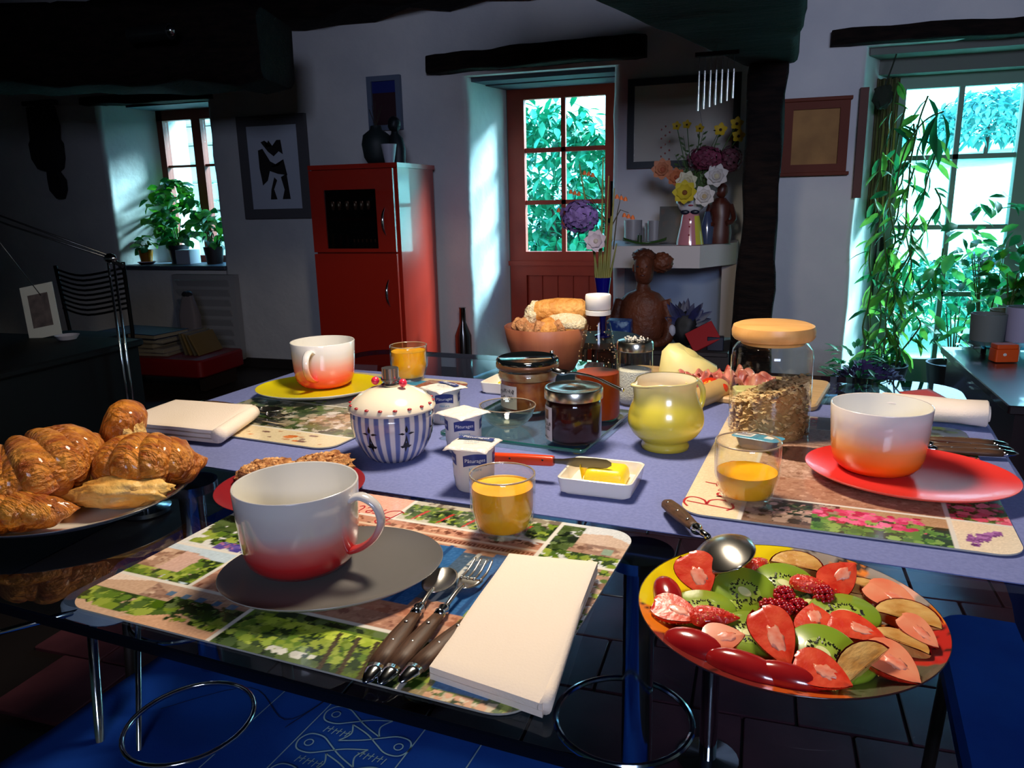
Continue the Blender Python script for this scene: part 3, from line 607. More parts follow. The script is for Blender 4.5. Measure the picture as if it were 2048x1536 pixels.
put('red_dots', dots, M('dark_red_glaze', (150, 34, 40), .25), lid, kind='stuff')
fin = put('finial', MB().lathe([(.012, .102), (.0135, .106), (.0085, .108), (.0085, .110), (.0135, .112), (.0135, .114), (.0115, .1145), (.0115, .129), (1e-5, .129)], 28), M('pewter', (170, 166, 162), .2, .9), lid, label='grey knob with a metal cap')
for sx in (-1, 1): put('pink_bead', MB().ball((sx * .022, -.004, .110), .0058, 14, 10), M('pink_bead', (226, 40, 70), .3, coat=.4), lid, smooth=180)
def ermine(a0):
    m = MB()
    def xf(x, y):
        z = .045 + y; r = prof_at(ppr, z) + .0004; a = a0 + x / r; return (r * math.cos(a), r * math.sin(a), z)
    shapes = [[(-.0012, .006), (-.0022, .010), (0, .016), (.0022, .010), (.0012, .006)], [(.002, .004), (.005, .0025), (.012, .0045), (.006, .006)], [(-.002, .004), (-.005, .0025), (-.012, .0045), (-.006, .006)],
              [(0, .003), (.0022, -.006), (.0042, -.013), (.0082, -.014), (.0048, -.0175), (.0020, -.0165), (0, -.024), (-.0020, -.0165), (-.0048, -.0175), (-.0082, -.014), (-.0042, -.013), (-.0022, -.006)]]
    for s_ in shapes:
        n = len(s_); cx = sum(p[0] for p in s_) / n; cy = sum(p[1] for p in s_) / n
        m.add([xf(cx, cy)] + [xf(*p) for p in s_], [(0, i + 1, (i + 1) % n + 1) for i in range(n)])
    return m
for k in range(7): put('ermine_mark', ermine(R(-92 + 51.4 * k)), M('black_glaze', (20, 16, 14), .3), pot, smooth=0, fix=False)

# ================================================================== YOGURT POTS
POTM = M('white_plastic_pot', (226, 216, 204), .35, sub=.1); FOIL = M('foil_paper_lid', (232, 222, 212), .35, bump=.25, bscale=120)
NAVY = M('navy_print', (44, 56, 118), .4); TEAL = M('teal_print', (66, 150, 176), .4)
def yogurt(label, cen, rz, lidtext=True, tint=None):
    t_ = thing('yogurt_pot', label, 'yogurt', T(cen[0], cen[1], TZ + .0024), TA + rz)
    r = lambda z: .0225 + .0025 * min(1, z / .02) + .0015 * z / .055
    pr = [(1e-5, .001), (.019, .001), (.0215, .0), (.0232, .003)] + [(r(z), z) for z in (.01, .02, .03, .04, .05, .0545)]
    put('pot', MB().lathe(pr + [(.028, .0555), (.028, .0565)], 48, cap0=False), POTM, t_, smooth=50)
    def lf(a, b):
        x, y = (a - .5) * .057, (b - .5) * .057; e = max(abs(x), abs(y)) / .0285
        return (x, y, .0580 + .0009 * nz((x * 90, y * 90, cen[0] * 50), 1) - .0022 * max(0, e - .85) / .15 - (.0012 if (abs(x) + abs(y)) > .05 else 0))
    lid_ = put('foil_lid', MB().sheet(lf, 16, 16, .0006), FOIL, t_, smooth=180)
    cyl = lambda a0, z0: (lambda x, y: ((r(z0 + y) + .0003) * math.cos(a0 + x / .026), (r(z0 + y) + .0003) * math.sin(a0 + x / .026), z0 + y))
    for a0 in (R(-60), R(-150), R(30)):
        x1 = cyl(a0 - rz, .041); bl = MB().grid(lambda a, b: x1((a - .5) * .030, (b - .5) * .014 + .003 * math.sin(a * PI)), 8, 2)
        blk = put('label_panel', bl, NAVY, t_, smooth=180, fix=False)
        tx = text_mb('Pâturages', .0066, lambda x, y: tuple(np.array(cyl(a0 - rz, .041)(x, y + .0012)) * np.array([1.012, 1.012, 1]))); put('lettering', tx, M('white_print', (232, 230, 226), .5), blk, smooth=0, fix=False)
        tx = text_mb('Nature', .0055, lambda x, y: cyl(a0 - rz, .031)(x, y)); put('lettering', tx, TEAL, t_, smooth=0, fix=False)
        st_ = MB()
        for k in range(7): st_.grid(lambda a, b: cyl(a0 - rz, .013)((k - 3) * .0026 + (a - .5) * .0009, (b - .5) * .012), 1, 3)
        put('printed_stripes', st_, M('grey_green_print', (120, 140, 134), .5) if tint is None else TEAL, t_, kind='stuff', smooth=0, fix=False)
    if lidtext:
        fz = lambda x, y: (x, y, .0592)
        pn = put('label_panel', MB().grid(lambda a, b: ((a - .5) * .047, .0105 + (b - .5) * .011 + .003 * math.sin(a * PI), .0600), 8, 1), NAVY, lid_, smooth=0, fix=False)
        put('lettering', text_mb('Pâturages', .0092, lambda x, y: (x, y + .0122, .0606)), M('white_print'), lid_, smooth=0, fix=False)
        put('lettering', text_mb('Yaourt au lait entier', .0036, lambda x, y: (x, y + .001, .0600)), NAVY, lid_, smooth=0, fix=False)
        put('lettering', text_mb('NATURE', .0052, lambda x, y: (x, y - .0045, .0600)), TEAL, lid_, smooth=0, fix=False)
    return t_
yogurt('nearest yogurt pot, by the orange knife handle', (-.403, .818), R(3))
yogurt('middle yogurt pot with a plain crumpled lid', (-.480, .945), R(-22), False)
yogurt('farthest yogurt pot, beside the striped sugar pot', (-.578, 1.072), R(-25), True, 1)

# ================================================================== GLASS TRAY AND WHAT STANDS ON IT
tr = thing('glass_tray', 'clear glass tray with green edges under the jam jars', 'tray', T(-.418, 1.085, TZ + .0024), TA + R(-3))
GE2 = G('tray_glass', (206, 232, 222), .02)
put('glass_plate', MB().loft([rrect(.232, .222, .008, 4, .011)], True, False), GE2, tr, smooth=0, fix=False)
put('polished_edge', MB().loft([rrect(.232, .222, .008, 4, .0108), rrect(.233, .223, .008, 4, .010), rrect(.233, .223, .008, 4, .0062), rrect(.232, .222, .008, 4, .0055)], False, False), M('green_glass_edge', (30, 104, 84), .1, coat=1, trans=.3), tr, label='green polished edge')
for sx in (-1, 1):
    for sy in (-1, 1): put('rubber_foot', MB().lathe([(.006, 0), (.0065, .003), (.005, .0055)], 16, sx * .10, sy * .095), M('amber_rubber', (180, 160, 90), .3, trans=.4), tr)
TT = TZ + .0136
def jar_glass(pr, t_, mat=None, name='glass_body', seg=48): return put(name, MB().lathe(pr, seg, cap0=False, cap1=False), mat or G('jar_glass', (246, 250, 246)), t_, smooth=180)
def label_patch(t_, r, a0, w_, z0, z1, mat, name='label_sheet', dr=.0005):
    return put(name, MB().grid(lambda a, b: ((r + dr) * math.cos(a0 + (a - .5) * w_ / r), (r + dr) * math.sin(a0 + (a - .5) * w_ / r), z0 + (z1 - z0) * b), 10, 2), mat, t_, smooth=180, fix=False)
PAPER = M('label_paper', (214, 200, 190), .7)
def scrawl(t_, r, a0, z0, w_, n, seed, h=.006, mat=None):
    rd = random.Random(seed); m = MB(); x = -w_ / 2; st = []
    while x < w_ / 2:
        st.append((x, rd.uniform(-.3, 1) * h)); x += w_ / (n * 2.2)
    xf = lambda x, y: ((r + .0009) * math.cos(a0 + x / r), (r + .0009) * math.sin(a0 + x / r), z0 + y)
    q = ribbon(st, .0009, xf); m.add(q.v, q.f)
    for k in range(n // 2):
        c = rd.uniform(-w_ / 2, w_ / 2); q = ribbon([(c, 0), (c + .001, h * 1.1), (c + .003, h * .8)], .0009, xf); m.add(q.v, q.f)
    put('handwriting', m, mat or M('black_ink', (26, 20, 24), .6), t_, smooth=0, fix=False)
# tall half empty jar with black lid
ja = thing('preserve_jar', 'wide jar of amber preserve with a glossy black lid', 'jar', T(-.462, 1.150, TT), TA)
jar_glass([(1e-5, .0), (.040, .0), (.0445, .003), (.0455, .01), (.0455, .048), (.0470, .053), (.0490, .057), (.0490, .061), (.047, .0645), (.0485, .070), (.0485, .078)], ja)
put('preserve', MB().lathe([(1e-5, .003), (.042, .004), (.0440, .01), (.0440, .050), (.043, .051), (1e-5, .049)], 40, cap0=False, cap1=False), M('amber_preserve', (156, 60, 20), .45, col2=(200, 110, 50), scale=60, spec=.2), ja, smooth=50)
put('smear', MB().lathe([(.0462, .053), (.0478, .057), (.0475, .062), (.0462, .066)], 40, cap0=False, cap1=False), M('preserve_smear', (176, 90, 40), .3, col2=(206, 170, 120), scale=45), ja, smooth=180)
put('lid', MB().lathe([(.0505, .074), (.0515, .0755), (.0515, .083), (.0500, .0855), (.0475, .0865), (.046, .0855), (.0445, .0845), (1e-5, .0850)], 56, cap0=False), M('black_enamel_lid', (10, 14, 16), .08, coat=.8), ja)
put('lid_skirt', MB().lathe([(.0508, .0705), (.0520, .072), (.0520, .078), (.0508, .0795)], 56, cap0=False, cap1=False), M('brown_skirt', (110, 70, 44), .3, .3), ja)
lp = label_patch(ja, .0455, R(-118), .042, .008, .046, PAPER); 
scrawl(ja, .0460, R(-118), .034, .034, 12, 3, .006); scrawl(ja, .0460, R(-118), .025, .030, 9, 4, .004)
put('clip_knob', MB().ball((.030, .034, .089), .0035, 10, 8), CHROME, ja, smooth=180)
# dark jam jar with steel lid
jb = thing('jam_jar', 'dark berry jam jar with a plain steel lid', 'jar', T(-.337, 1.012, TT), TA)
jar_glass([(1e-5, .0), (.034, .0), (.0385, .003), (.040, .009), (.040, .054), (.038, .060), (.036, .063), (.036, .067)], jb)
put('jam', MB().lathe([(1e-5, .0015), (.034, .002), (.0382, .006), (.0392, .010), (.0392, .053), (.0370, .060), (1e-5, .060)], 48, cap0=False, cap1=False), M('dark_jam', (40, 9, 6), .5, col2=(54, 13, 8), scale=40, spec=.1), jb, smooth=180)
put('lid', MB().lathe([(.0405, .062), (.0418, .0628), (.0418, .0755), (.0405, .0775), (.038, .0778), (.036, .0765), (.014, .0768), (.012, .0775), (1e-5, .0775)], 56, cap0=False), M('tin_lid', (190, 186, 176), .22, 1.0), jb)
label_patch(jb, .040, R(-140), .028, .004, .053, PAPER)
label_patch(jb, .0404, R(-140), .012, .035, .049, M('fruit_picture', (150, 100, 60), .5, col2=(90, 50, 34), scale=90), 'fruit_picture')
scrawl(jb, .0405, R(-140), .026, .024, 10, 5, .005); scrawl(jb, .0405, R(-140), .019, .022, 8, 6, .005); scrawl(jb, .0405, R(-142), .008, .016, 7, 8, .0015)
# small clear bowl
bw = thing('glass_bowl', 'small clear glass bowl in front of the amber preserve jar', 'bowl', T(-.452, 1.040, TT), TA)
put('bowl', MB().lathe([(1e-5, 0), (.018, 0), (.021, .002), (.030, .008), (.038, .018), (.0425, .030), (.0433, .0335), (.0422, .0340), (.0410, .030), (.0365, .019), (.029, .0100), (.020, .005), (1e-5, .004)], 48, cap0=False, cap1=False), G('bowl_glass', (244, 246, 236), .03, 1.5, 1.6), bw, smooth=180)
put('rim', MB().tube([(.0428 * math.cos(a), .0428 * math.sin(a), .0338) for a in np.linspace(0, 2 * PI, 49)[:-1]], .0009, 6, True), M('glass_rim'), bw, smooth=180)
# teaspoon on the jam lid
def spoon(t_, L, bw_, hl, mat, z=0, flip=1, bowl_l=None, thick=.0012, dep=.006):
    """bowl at +x end, handle towards -x, parts of t_"""
    bl = bowl_l or bw_ * 1.55; m = MB()
    def fn(a, b):
        a_ = PI * (a - .5) * 1.0; x = math.sin(a_) * bl / 2; hw = bw_ / 2 * math.sqrt(max(0, 1 - (2 * x / bl) ** 2)) * (1.0 + .12 * (x / bl)); y = (b - .5) * 2 * hw
        q = 1 - (2 * x / bl) ** 2 - (2 * y / bw_) ** 2 * .9
        return (x, y, -flip * dep * max(q, -.0))
    m.sheet(fn, 16, 12, thick); return m, bl
ts = thing('teaspoon', 'small teaspoon lying across the steel jam jar lid', 'spoon', T(-.337, 1.055, TT + .0822), rot=(0, R(4), TA + R(-23)))
m, bl = spoon(ts, 0, .022, 0, CHROME); put('bowl', m, CHROME, ts, loc=(-.045, 0, 0), smooth=180)
put('handle', MB().tube(spline([(-.030, 0, -.001), (-.015, 0, .0025), (.02, 0, .004), (.06, 0, -.001), (.075, 0, -.003)], 5), [.0019] * 12 + [.0026] * 9, 10), CHROME, ts, smooth=180)
# syrup bottle
bo = thing('syrup_bottle', 'conical glass bottle of amber syrup with a white cap', 'bottle', T(-.336, 1.128, TT), TA)
bpr = [(1e-5, .001), (.030, .0), (.0345, .004), (.0350, .010), (.0345, .055), (.0335, .075), (.0300, .100), (.0225, .136), (.0175, .157), (.0165, .166)]
jar_glass(bpr, bo, G('bottle_glass', (234, 228, 216), .05, 1.45, .35))
put('syrup', MB().lathe([(1e-5, .004), (.032, .004), (.0338, .010), (.0335, .055), (.0325, .0745), (1e-5, .0745)], 44, cap0=False, cap1=False), M('amber_syrup', (156, 52, 6), .35, col2=(180, 74, 16), scale=12, spec=.2), bo, smooth=50)
label_patch(bo, .0348, R(-150), .036, .030, .068, M('beige_label', (186, 160, 130), .6))
put('cap', MB().lathe([(.0185, .172), (.0192, .173), (.0195, .192), (.0185, .1945), (1e-5, .195)], 40, cap0=False), M('white_cap', (236, 228, 216), .35), bo)
put('cap_ring', MB().lathe([(.0182, .1635), (.0192, .164), (.0192, .1705), (.0185, .1712)], 40, cap0=False, cap1=False), M('white_cap'), bo)
dr = MB()
for k in range(60):
    z = random.uniform(.085, .15); a = random.uniform(0, 2 * PI); r = prof_at(bpr, z) - .0004; dr.ball((r * math.cos(a), r * math.sin(a), z), random.uniform(.0006, .0013), 6, 4)
put('droplets', dr, M('syrup_drops', (190, 160, 120), .1, coat=.8), bo, kind='stuff', smooth=180)
# sugar shaker
ss = thing('sugar_shaker', 'fluted glass sugar shaker with a steel screw top', 'shaker', T(-.314, 1.275, TZ + .0024), TA)
fl = lambda r, z, am: [((r + am * math.cos(14 * 2 * PI * i / 112)) * math.cos(2 * PI * i / 112), (r + am * math.cos(14 * 2 * PI * i / 112)) * math.sin(2 * PI * i / 112), z) for i in range(112)]
put('glass_body', MB().loft([fl(.001, 0, 0), fl(.026, 0, 0), fl(.031, .006, .0004), fl(.0318, .02, .001), fl(.0306, .06, .001), fl(.0300, .09, .0006), fl(.0288, .097, 0), fl(.0288, .101, 0)], False, False), G('shaker_glass', (244, 248, 246)), ss, smooth=180)
put('sugar', MB().lathe([(1e-5, .002), (.025, .003), (.0295, .008), (.0298, .02), (.0285, .060), (.02, .0625), (1e-5, .064)], 40, cap0=False, cap1=False), M('white_sugar', (232, 222, 204), .9, bump=.4, bscale=400), ss, smooth=60)
put('screw_top', MB().lathe([(.0300, .094), (.0312, .095), (.0312, .107), (.0290, .1105), (.020, .1125), (1e-5, .113)], 48, cap0=False), M('tin_lid'), ss)
sg = MB()
for k in range(40):
    a = random.uniform(0, 2 * PI); r = .022 * math.sqrt(random.random()); sg.box((r * math.cos(a), r * math.sin(a), .114), (.002, .002, .002), (random.random(), random.random(), random.random()))
put('sugar_grains', sg, M('white_sugar'), ss, kind='stuff')

# ================================================================== JUG, OAT JAR
jg = thing('milk_jug', 'small bulbous yellow jug with a pouring lip', 'jug', T(-.213, 1.050, TZ + .0024), TA + R(-6))
jpr = [(.030, 0), (.0335, .001), (.0335, .006), (.0312, .010), (.0335, .0135)] + [(p.x, p.z) for p in spline([(.0335, 0, .0135), (.0440, 0, .021), (.0515, 0, .033), (.0530, 0, .045), (.0500, 0, .059), (.0440, 0, .074), (.0410, 0, .088), (.0425, 0, .100)], 4)][1:]
def jl(r, z, k):
    out = []
    for i in range(64):
        a = 2 * PI * i / 64; dl = (a - R(232) + PI) % (2 * PI) - PI; g = math.exp(-(dl / .30) ** 2) * max(0, (z - .052) / .048)
        rr_ = r + k + g * .015; zz = z + (g * .004 if z > .09 else 0) - (.007 * math.exp(-((abs(dl) - 0) / .5) ** 2) if z > .095 else 0)
        out.append((rr_ * math.cos(a), rr_ * math.sin(a), zz))
    return out
JY = gradient('yellow_glaze', [(0, (196, 176, 60)), (.35, (226, 204, 60)), (.7, (222, 206, 76)), (1, (226, 210, 140))], 0, .1, .22, .45)
put('body', MB().loft([jl(1e-4, 0, 0)] + [jl(r, z, 0) for r, z in jpr] + [jl(.0415, .1008, 0)], False, False), JY, jg, smooth=180)
put('inner_glaze', MB().loft([jl(r, z, -.002) for r, z in reversed(jpr[5:])] + [jl(1e-4, .012, 0)], False, False), M('cream_glaze', (238, 222, 184), .15, coat=.5), jg, smooth=180, label='cream inside')
hd = spline([(.040, 0, .085), (.058, 0, .090), (.072, 0, .075), (.072, 0, .055), (.060, 0, .038), (.050, 0, .034)], 5)
put('handle', MB().tube([(p.x * math.cos(R(62)), p.x * math.sin(R(62)), p.z) for p in hd], .0042, 10), JY, jg, smooth=180)
oj = thing('oat_jar', 'tall glass jar of oat flakes with a thick wooden lid', 'jar', T(-.083, 1.160, TZ + .0024), TA)
jar_glass([(1e-5, .001), (.050, 0), (.0560, .004), (.0575, .012), (.0575, .118), (.0555, .130), (.0490, .138), (.0460, .1405), (.0460, .146)], oj)
put('lid', MB().lathe([(.0440, .138), (.0450, .1445), (.0545, .1450), (.0575, .1490), (.0580, .1570), (.0560, .1640), (.050, .1665), (.02, .1672), (1e-5, .1672)], 56, cap0=False), M('pale_beech', (206, 150, 84), .4, col2=(222, 168, 102), scale=14, stretch=(1, 7, 1)), oj, label='pale wooden lid')
fk = MB(); rd = random.Random(5)
for k in range(2400):
    a = rd.uniform(0, 2 * PI); r = .0545 * math.sqrt(rd.uniform(.45, 1)); x, y = r * math.cos(a), r * math.sin(a); top = .070 + .022 * (x / .055) ; z = rd.uniform(.004, 1) ** .9 * top
    ux, uy, uz = Vector((rd.uniform(-1, 1), rd.uniform(-1, 1), rd.uniform(-.6, .6))).normalized(), None, None; n_ = Vector((rd.uniform(-.5, .5), rd.uniform(-.5, .5), 1)); v_ = ux.cross(n_).normalized(); s_ = rd.uniform(.0034, .0056)
    c = Vector((x, y, z)); fk.add([c + ux * s_, c + v_ * s_ * .75 + Vector((0, 0, .0005)), c - ux * s_, c - v_ * s_ * .75], [(0, 1, 2, 3)])
for k in range(500):
    a = rd.uniform(0, 2 * PI); r = .054 * math.sqrt(rd.random()); x, y = r * math.cos(a), r * math.sin(a); z = .070 + .022 * (x / .055) + rd.uniform(0, .002); s_ = rd.uniform(.003, .0055); an = rd.uniform(0, 6)
    fk.add([(x + s_ * math.cos(an), y + s_ * math.sin(an), z), (x - s_ * .7 * math.sin(an), y + s_ * .7 * math.cos(an), z + .001), (x - s_ * math.cos(an), y - s_ * math.sin(an), z), (x + s_ * .7 * math.sin(an), y - s_ * .7 * math.cos(an), z - .001)], [(0, 1, 2, 3)])
put('oat_flakes', fk, M('oat_flakes', (206, 160, 104), .8, col2=(240, 206, 154), scale=160), oj, kind='stuff', smooth=0, fix=False)
def core(rr_):
    return [((rr_) * math.cos(2 * PI * i / 24), rr_ * math.sin(2 * PI * i / 24)) for i in range(24)]
put('flake_core', MB().loft([[(x, y, .003) for x, y in core(.050)], [(x, y, .062 + .022 * x / .055) for x, y in core(.050)]]), M('oat_dust', (150, 108, 62), .95, col2=(176, 132, 80), scale=200), oj, kind='stuff')

# jam tub with blue foil lid
tbx = thing('jam_tub', 'small single portion tub with a light blue foil lid', 'tub', T(-.090, 1.078, TZ + .0056), rot=(R(-6), 0, TA + R(-14)))
put('tub', MB().loft([rrect(.044, .026, .006, 4, .0), rrect(.056, .036, .008, 4, .015)]), M('clear_plastic_tub', (170, 150, 150), .2, trans=.6), tbx)
lt = put('foil_lid', MB().slab(.066, .044, .001, .010, .0003, z=.0152), M('light_blue_foil', (70, 166, 206), .3, coat=.3), tbx)
put('white_panel', MB().box((-.018, 0, .0166), (.024, .024, .0003)), M('white_print'), lt); put('white_panel', MB().box((.016, .002, .0166), (.012, .017, .0003)), M('white_print'), lt)
cd_ = MB()
for k in range(9): cd_.box((-.027 + k * .0022, 0, .0169), (.0009, .014, .0002))
put('bar_code', cd_, NAVY, lt, kind='stuff')
put('lettering', text_mb('CONFITURE', .0045, lambda x, y: (-y, x, .0164)), NAVY, lt, smooth=0, fix=False)

# ================================================================== BUTTER DISHES AND KNIFE
WC = M('white_porcelain', (236, 228, 214), .15, coat=.5); BU = M('butter', (246, 216, 40), .35, sub=.15, bump=.1, bscale=40)
def butter_dish(label, cen, rz, sx, sy, z):
    t_ = thing('butter_dish', label, 'dish', T(cen[0], cen[1], z), TA + rz)
    put('dish', MB().loft([rrect(sx * .84, sy * .84, .007, 4, 0), rrect(sx * .86, sy * .86, .007, 4, .002), rrect(sx * .94, sy * .94, .008, 4, .003), rrect(sx, sy, .009, 4, .021), rrect(sx - .003, sy - .003, .008, 4, .0218), rrect(sx - .006, sy - .006, .008, 4, .021), rrect(sx * .85, sy * .85, .007, 4, .006), rrect(.001, .001, .0004, 4, .005)]), WC, t_)
    return t_
butter_dish('white square butter dish in the middle of the near runner', (-.254, .872), R(2), .092, .086, TZ + .0024)
bt = thing('butter', 'soft yellow lump of butter in the nearer white dish', 'butter', T(-.250, .880, TZ + .0086), TA + R(4))
put('block', MB().loft([[(x, y, z + .0012 * nz((x * 60, y * 60, z * 60))) for x, y, _ in rrect(sx_, sy_, .006, 4)] for z, sx_, sy_ in ((0, .050, .040), (.004, .052, .042), (.012, .049, .040), (.0165, .044, .035), (.018, .036, .026))]), BU, bt, smooth=60)
put('cut_curl', MB().sheet(lambda a, b: (-.028 - .003 * b, -.015 + .03 * a, .004 + .016 * b + .003 * math.sin(a * 5)), 8, 4, .0025), BU, bt, smooth=60)
butter_dish('second white butter dish, behind the amber preserve jar', (-.556, 1.292), R(-2), .088, .080, TZ + .0024)
tag(put('butter', MB().loft([[(x, y, z) for x, y, _ in rrect(sx_, sy_, .006, 4)] for z, sx_, sy_ in ((0, .050, .040), (.010, .048, .038), (.013, .04, .03))]), BU, loc=T(-.552, 1.298, TZ + .0086), rot=(0, 0, TA), smooth=60), 'pale butter in the far white dish', 'butter')
kn = thing('butter_knife', 'butter knife with a bright orange handle resting on the dish', 'knife', T(-.322, .866, TZ + .0300), rot=(0, R(-2.5), TA + R(2)))
put('handle', MB().loft([[(x, y, z) for y, z, _ in rrect(.011 * k, .0125 * k, .003 * k, 3)] for x, k in ((-.088, .7), (-.086, .95), (-.04, 1.05), (.004, 1.0), (.007, .9))]), M('orange_plastic', (232, 66, 20), .3, coat=.3), kn)
put('rivet', MB().ball((-.006, -.0056, .002), (.0014, .0008, .0014), 8, 6), M('black_glaze'), kn); put('rivet', MB().ball((-.05, -.0058, .002), (.0014, .0008, .0014), 8, 6), M('black_glaze'), kn)
put('blade', MB().loft([[(x, y * .5, z) for y, z in ((-.001, -k), (.001, -k), (.0016, 0), (.001, k), (-.001, k), (-.0016, 0))] for x, k in ((.005, .003), (.02, .0035), (.035, .006), (.06, .0065), (.075, .0055), (.081, .002))]), M('dull_blade', (120, 114, 96), .25, 1.0), kn, smooth=60)
# ================================================================== BREAD BOWL
wbw = thing('wooden_bowl', 'deep reddish wooden bowl full of bread', 'bowl', T(-.551, 1.478, TZ + .0008), TA)
put('bowl', MB().lathe([(1e-5, 0), (.045, 0), (.058, .006), (.070, .03), (.081, .065), (.087, .096), (.0855, .097), (.084, .095), (.078, .066), (.067, .033), (.052, .012), (1e-5, .010)], 64, cap0=False, cap1=False), M('staved_cherry_wood', (122, 64, 42), .5, col2=(160, 96, 66), scale=6, stretch=(3, 3, .3)), wbw, smooth=180)
CRUST = M('baguette_crust', (190, 120, 44), .6, col2=(222, 160, 82), scale=50, bump=.4, bscale=120); CRUMB = M('bread_crumb', (238, 224, 190), .9, col2=(220, 200, 156), scale=160, bump=.6, bscale=260)
BROWNB = M('brown_bread', (170, 108, 62), .8, col2=(206, 150, 100), scale=90, bump=.5, bscale=200)
ba = thing('baguette_piece', 'torn golden baguette end lying on top of the bread', 'bread', T(-.525, 1.480, TZ + .128), rot=(R(8), R(-4), TA + R(8)))
put('crust', MB().loft([[(x + .003 * nz((x * 50, y * 9, z * 9)), y * k, z * k + .002 * nz((x * 60, y, z))) for y, z, _ in circ(.0235, 20)] for x, k in ((-.045, .95), (-.03, 1.05), (0, 1.12), (.03, 1.05), (.05, .9), (.058, .6), (.061, .1))], False), CRUST, ba, smooth=60)
put('torn_crumb', MB().lump((-.050, .000, -.008), (.019, .024, .029), .35, 2.0, 2, 4), CRUMB, ba, smooth=60)
bh = thing('bread_half', 'split bread half with open crumb at the right of the bowl', 'bread', T(-.503, 1.468, TZ + .112), rot=(R(25), R(12), TA + R(-8)))
put('crust', MB().lump((0, 0, -.006), (.046, .030, .020), .15, 2, 5, 3), CRUST, bh, smooth=60)
put('crumb', MB().lump((.002, -.002, .003), (.043, .027, .015), .12, 3, 6, 3), CRUMB, bh, smooth=60)
rd = random.Random(9)
bl_ = [('heel of brown bread at the left rim of the wooden bowl', -.618, 1.452), ('brown bread cube left of centre in the wooden bowl', -.598, 1.43), ('brown bread cube at the near rim of the bowl', -.574, 1.412), ('brown bread cube under the baguette end', -.556, 1.424), ('small bread cube deep in the middle of the bowl', -.545, 1.405), ('brown bread cube behind the near rim cubes', -.582, 1.452), ('round brown bread piece at the bowl centre', -.53, 1.412), ('bread cube at the right of the brown cubes', -.512, 1.42)]
for i, (lb, u, v) in enumerate(bl_):
    k = MB(); s_ = rd.uniform(.024, .030)
    k.loft([[(x + .003 * nz((x * 80, y * 80, z * 80), 1, i), y + .003 * nz((y * 90, x * 80, z * 70), 1, i + 9), z) for x, y, _ in rrect(s_ * q, s_ * q, s_ * .2, 3)] for z, q in ((-s_ / 2, .85), (-s_ * .38, 1), (0, 1.05), (s_ * .38, 1), (s_ / 2, .8))])
    if i == 6: k = MB().lump((0, 0, 0), (.024, .02, .028), .12, 2, 4, 3)
    tag(put('bread_piece', k, CRUST if i == 6 else BROWNB, loc=T(u * .92 - .551 * .08, v + .030, TZ + rd.uniform(.090, .100)), rot=(rd.uniform(-.6, .6), rd.uniform(-.6, .6), rd.uniform(0, 3)), smooth=50), lb, 'bread')

# ================================================================== CHEESE BOARD
cb = thing('wooden_board', 'long pale wooden board carrying cheese and ham', 'board', T(-.20, 1.425, TZ + .0008), TA + R(-6))
put('board', MB().slab(.38, .20, .012, .02, .003), M('maple_board', (206, 170, 120), .5, col2=(190, 150, 100), scale=10, stretch=(1, 8, 1)), cb)
put('handle_roll', MB().tube([(.0, -.165, .013), (.028, -.06, .016)], [.0165, .0185], 24), M('bamboo_roll', (206, 172, 112), .5, col2=(190, 150, 92), scale=12), cb, label='round wooden handle')
bpy.data.objects['handle_roll'].location = (0.0, -.01, .003)
chz = thing('cheese_wedge', 'tall pale wedge of cheese on the wooden board', 'cheese', T(-.255, 1.425, TZ + .0135), TA + R(10))
def cw(z, k): return [(-.050 * k, -.02 * k, z), (-.03 * k, -.034 * k, z), (.02 * k, -.034 * k, z), (.062 * k, -.012 * k, z), (.062 * k, .016 * k, z), (.0, .034 * k, z), (-.044 * k, .02 * k, z)]
put('wedge', MB().loft([cw(0, .97), cw(.006, 1.0), [(x * .93, y * .95, .03 - max(0, x) * .05) for x, y, _ in cw(0, 1)], [(x * .70 - .008, y * .8, .058 - max(0, x) * .30) for x, y, _ in cw(0, 1)], [(x * .42 - .012, y * .5, .068 - max(0, x) * .36) for x, y, _ in cw(0, 1)]]), M('pale_cheese', (226, 212, 142), .45, sub=.15, bump=.06, bscale=60), chz, smooth=180)
put('rind', MB().lump((-.006, .012, .030), (.034, .026, .031), .05, 1.5, 8, 3), M('cheese_rind', (206, 190, 120), .6), chz, smooth=60)
HAM = M('cured_ham', (176, 70, 60), .35, col2=(224, 150, 130), scale=40, coat=.3)
hm = [('folded slice of cured ham beside the cheese wedge', -.218, 1.375, 1), ('folded slice of ham next to the tomato half', -.190, 1.39, 2), ('folded ham slice farther along the board', -.160, 1.42, 3), ('ham slice at the far end behind the oat jar', -.125, 1.40, 4)]
for lb, u, v, sd in hm:
    def hf(a, b, sd=sd): return ((a - .5) * .058, (b - .5) * .046 + .006 * math.sin(a * 9 + sd), .010 + .011 * math.sin(b * 13 + sd + a * 2) + .005 * math.sin(a * 11 + sd))
    tag(put('ham_slice', MB().sheet(hf, 20, 20, .0015), HAM, loc=T(u, v, TZ + .019), rot=(0, 0, TA + sd * .7), smooth=180), lb, 'ham')
to = thing('tomato_half', 'cut red tomato with yellow seeds among the ham', 'tomato', T(-.196, 1.345, TZ + .024), rot=(R(40), 0, TA))
put('flesh', MB().lump((0, 0, 0), (.020, .018, .014), .05, 2, 3, 3), M('tomato_red', (206, 52, 24), .2, coat=.5), to, smooth=180)
put('seeds', MB().lump((0, -.003, .009), (.010, .008, .006), .3, 4, 3, 3), M('tomato_seed', (238, 170, 60), .3, coat=.5), to, smooth=180)
tag(put('tomato_wedge', MB().lump((0, 0, 0), (.014, .011, .010), .06, 2, 5, 3), M('tomato_red'), loc=T(-.178, 1.338, TZ + .024), smooth=180), 'smaller red tomato wedge in front of the ham', 'tomato')
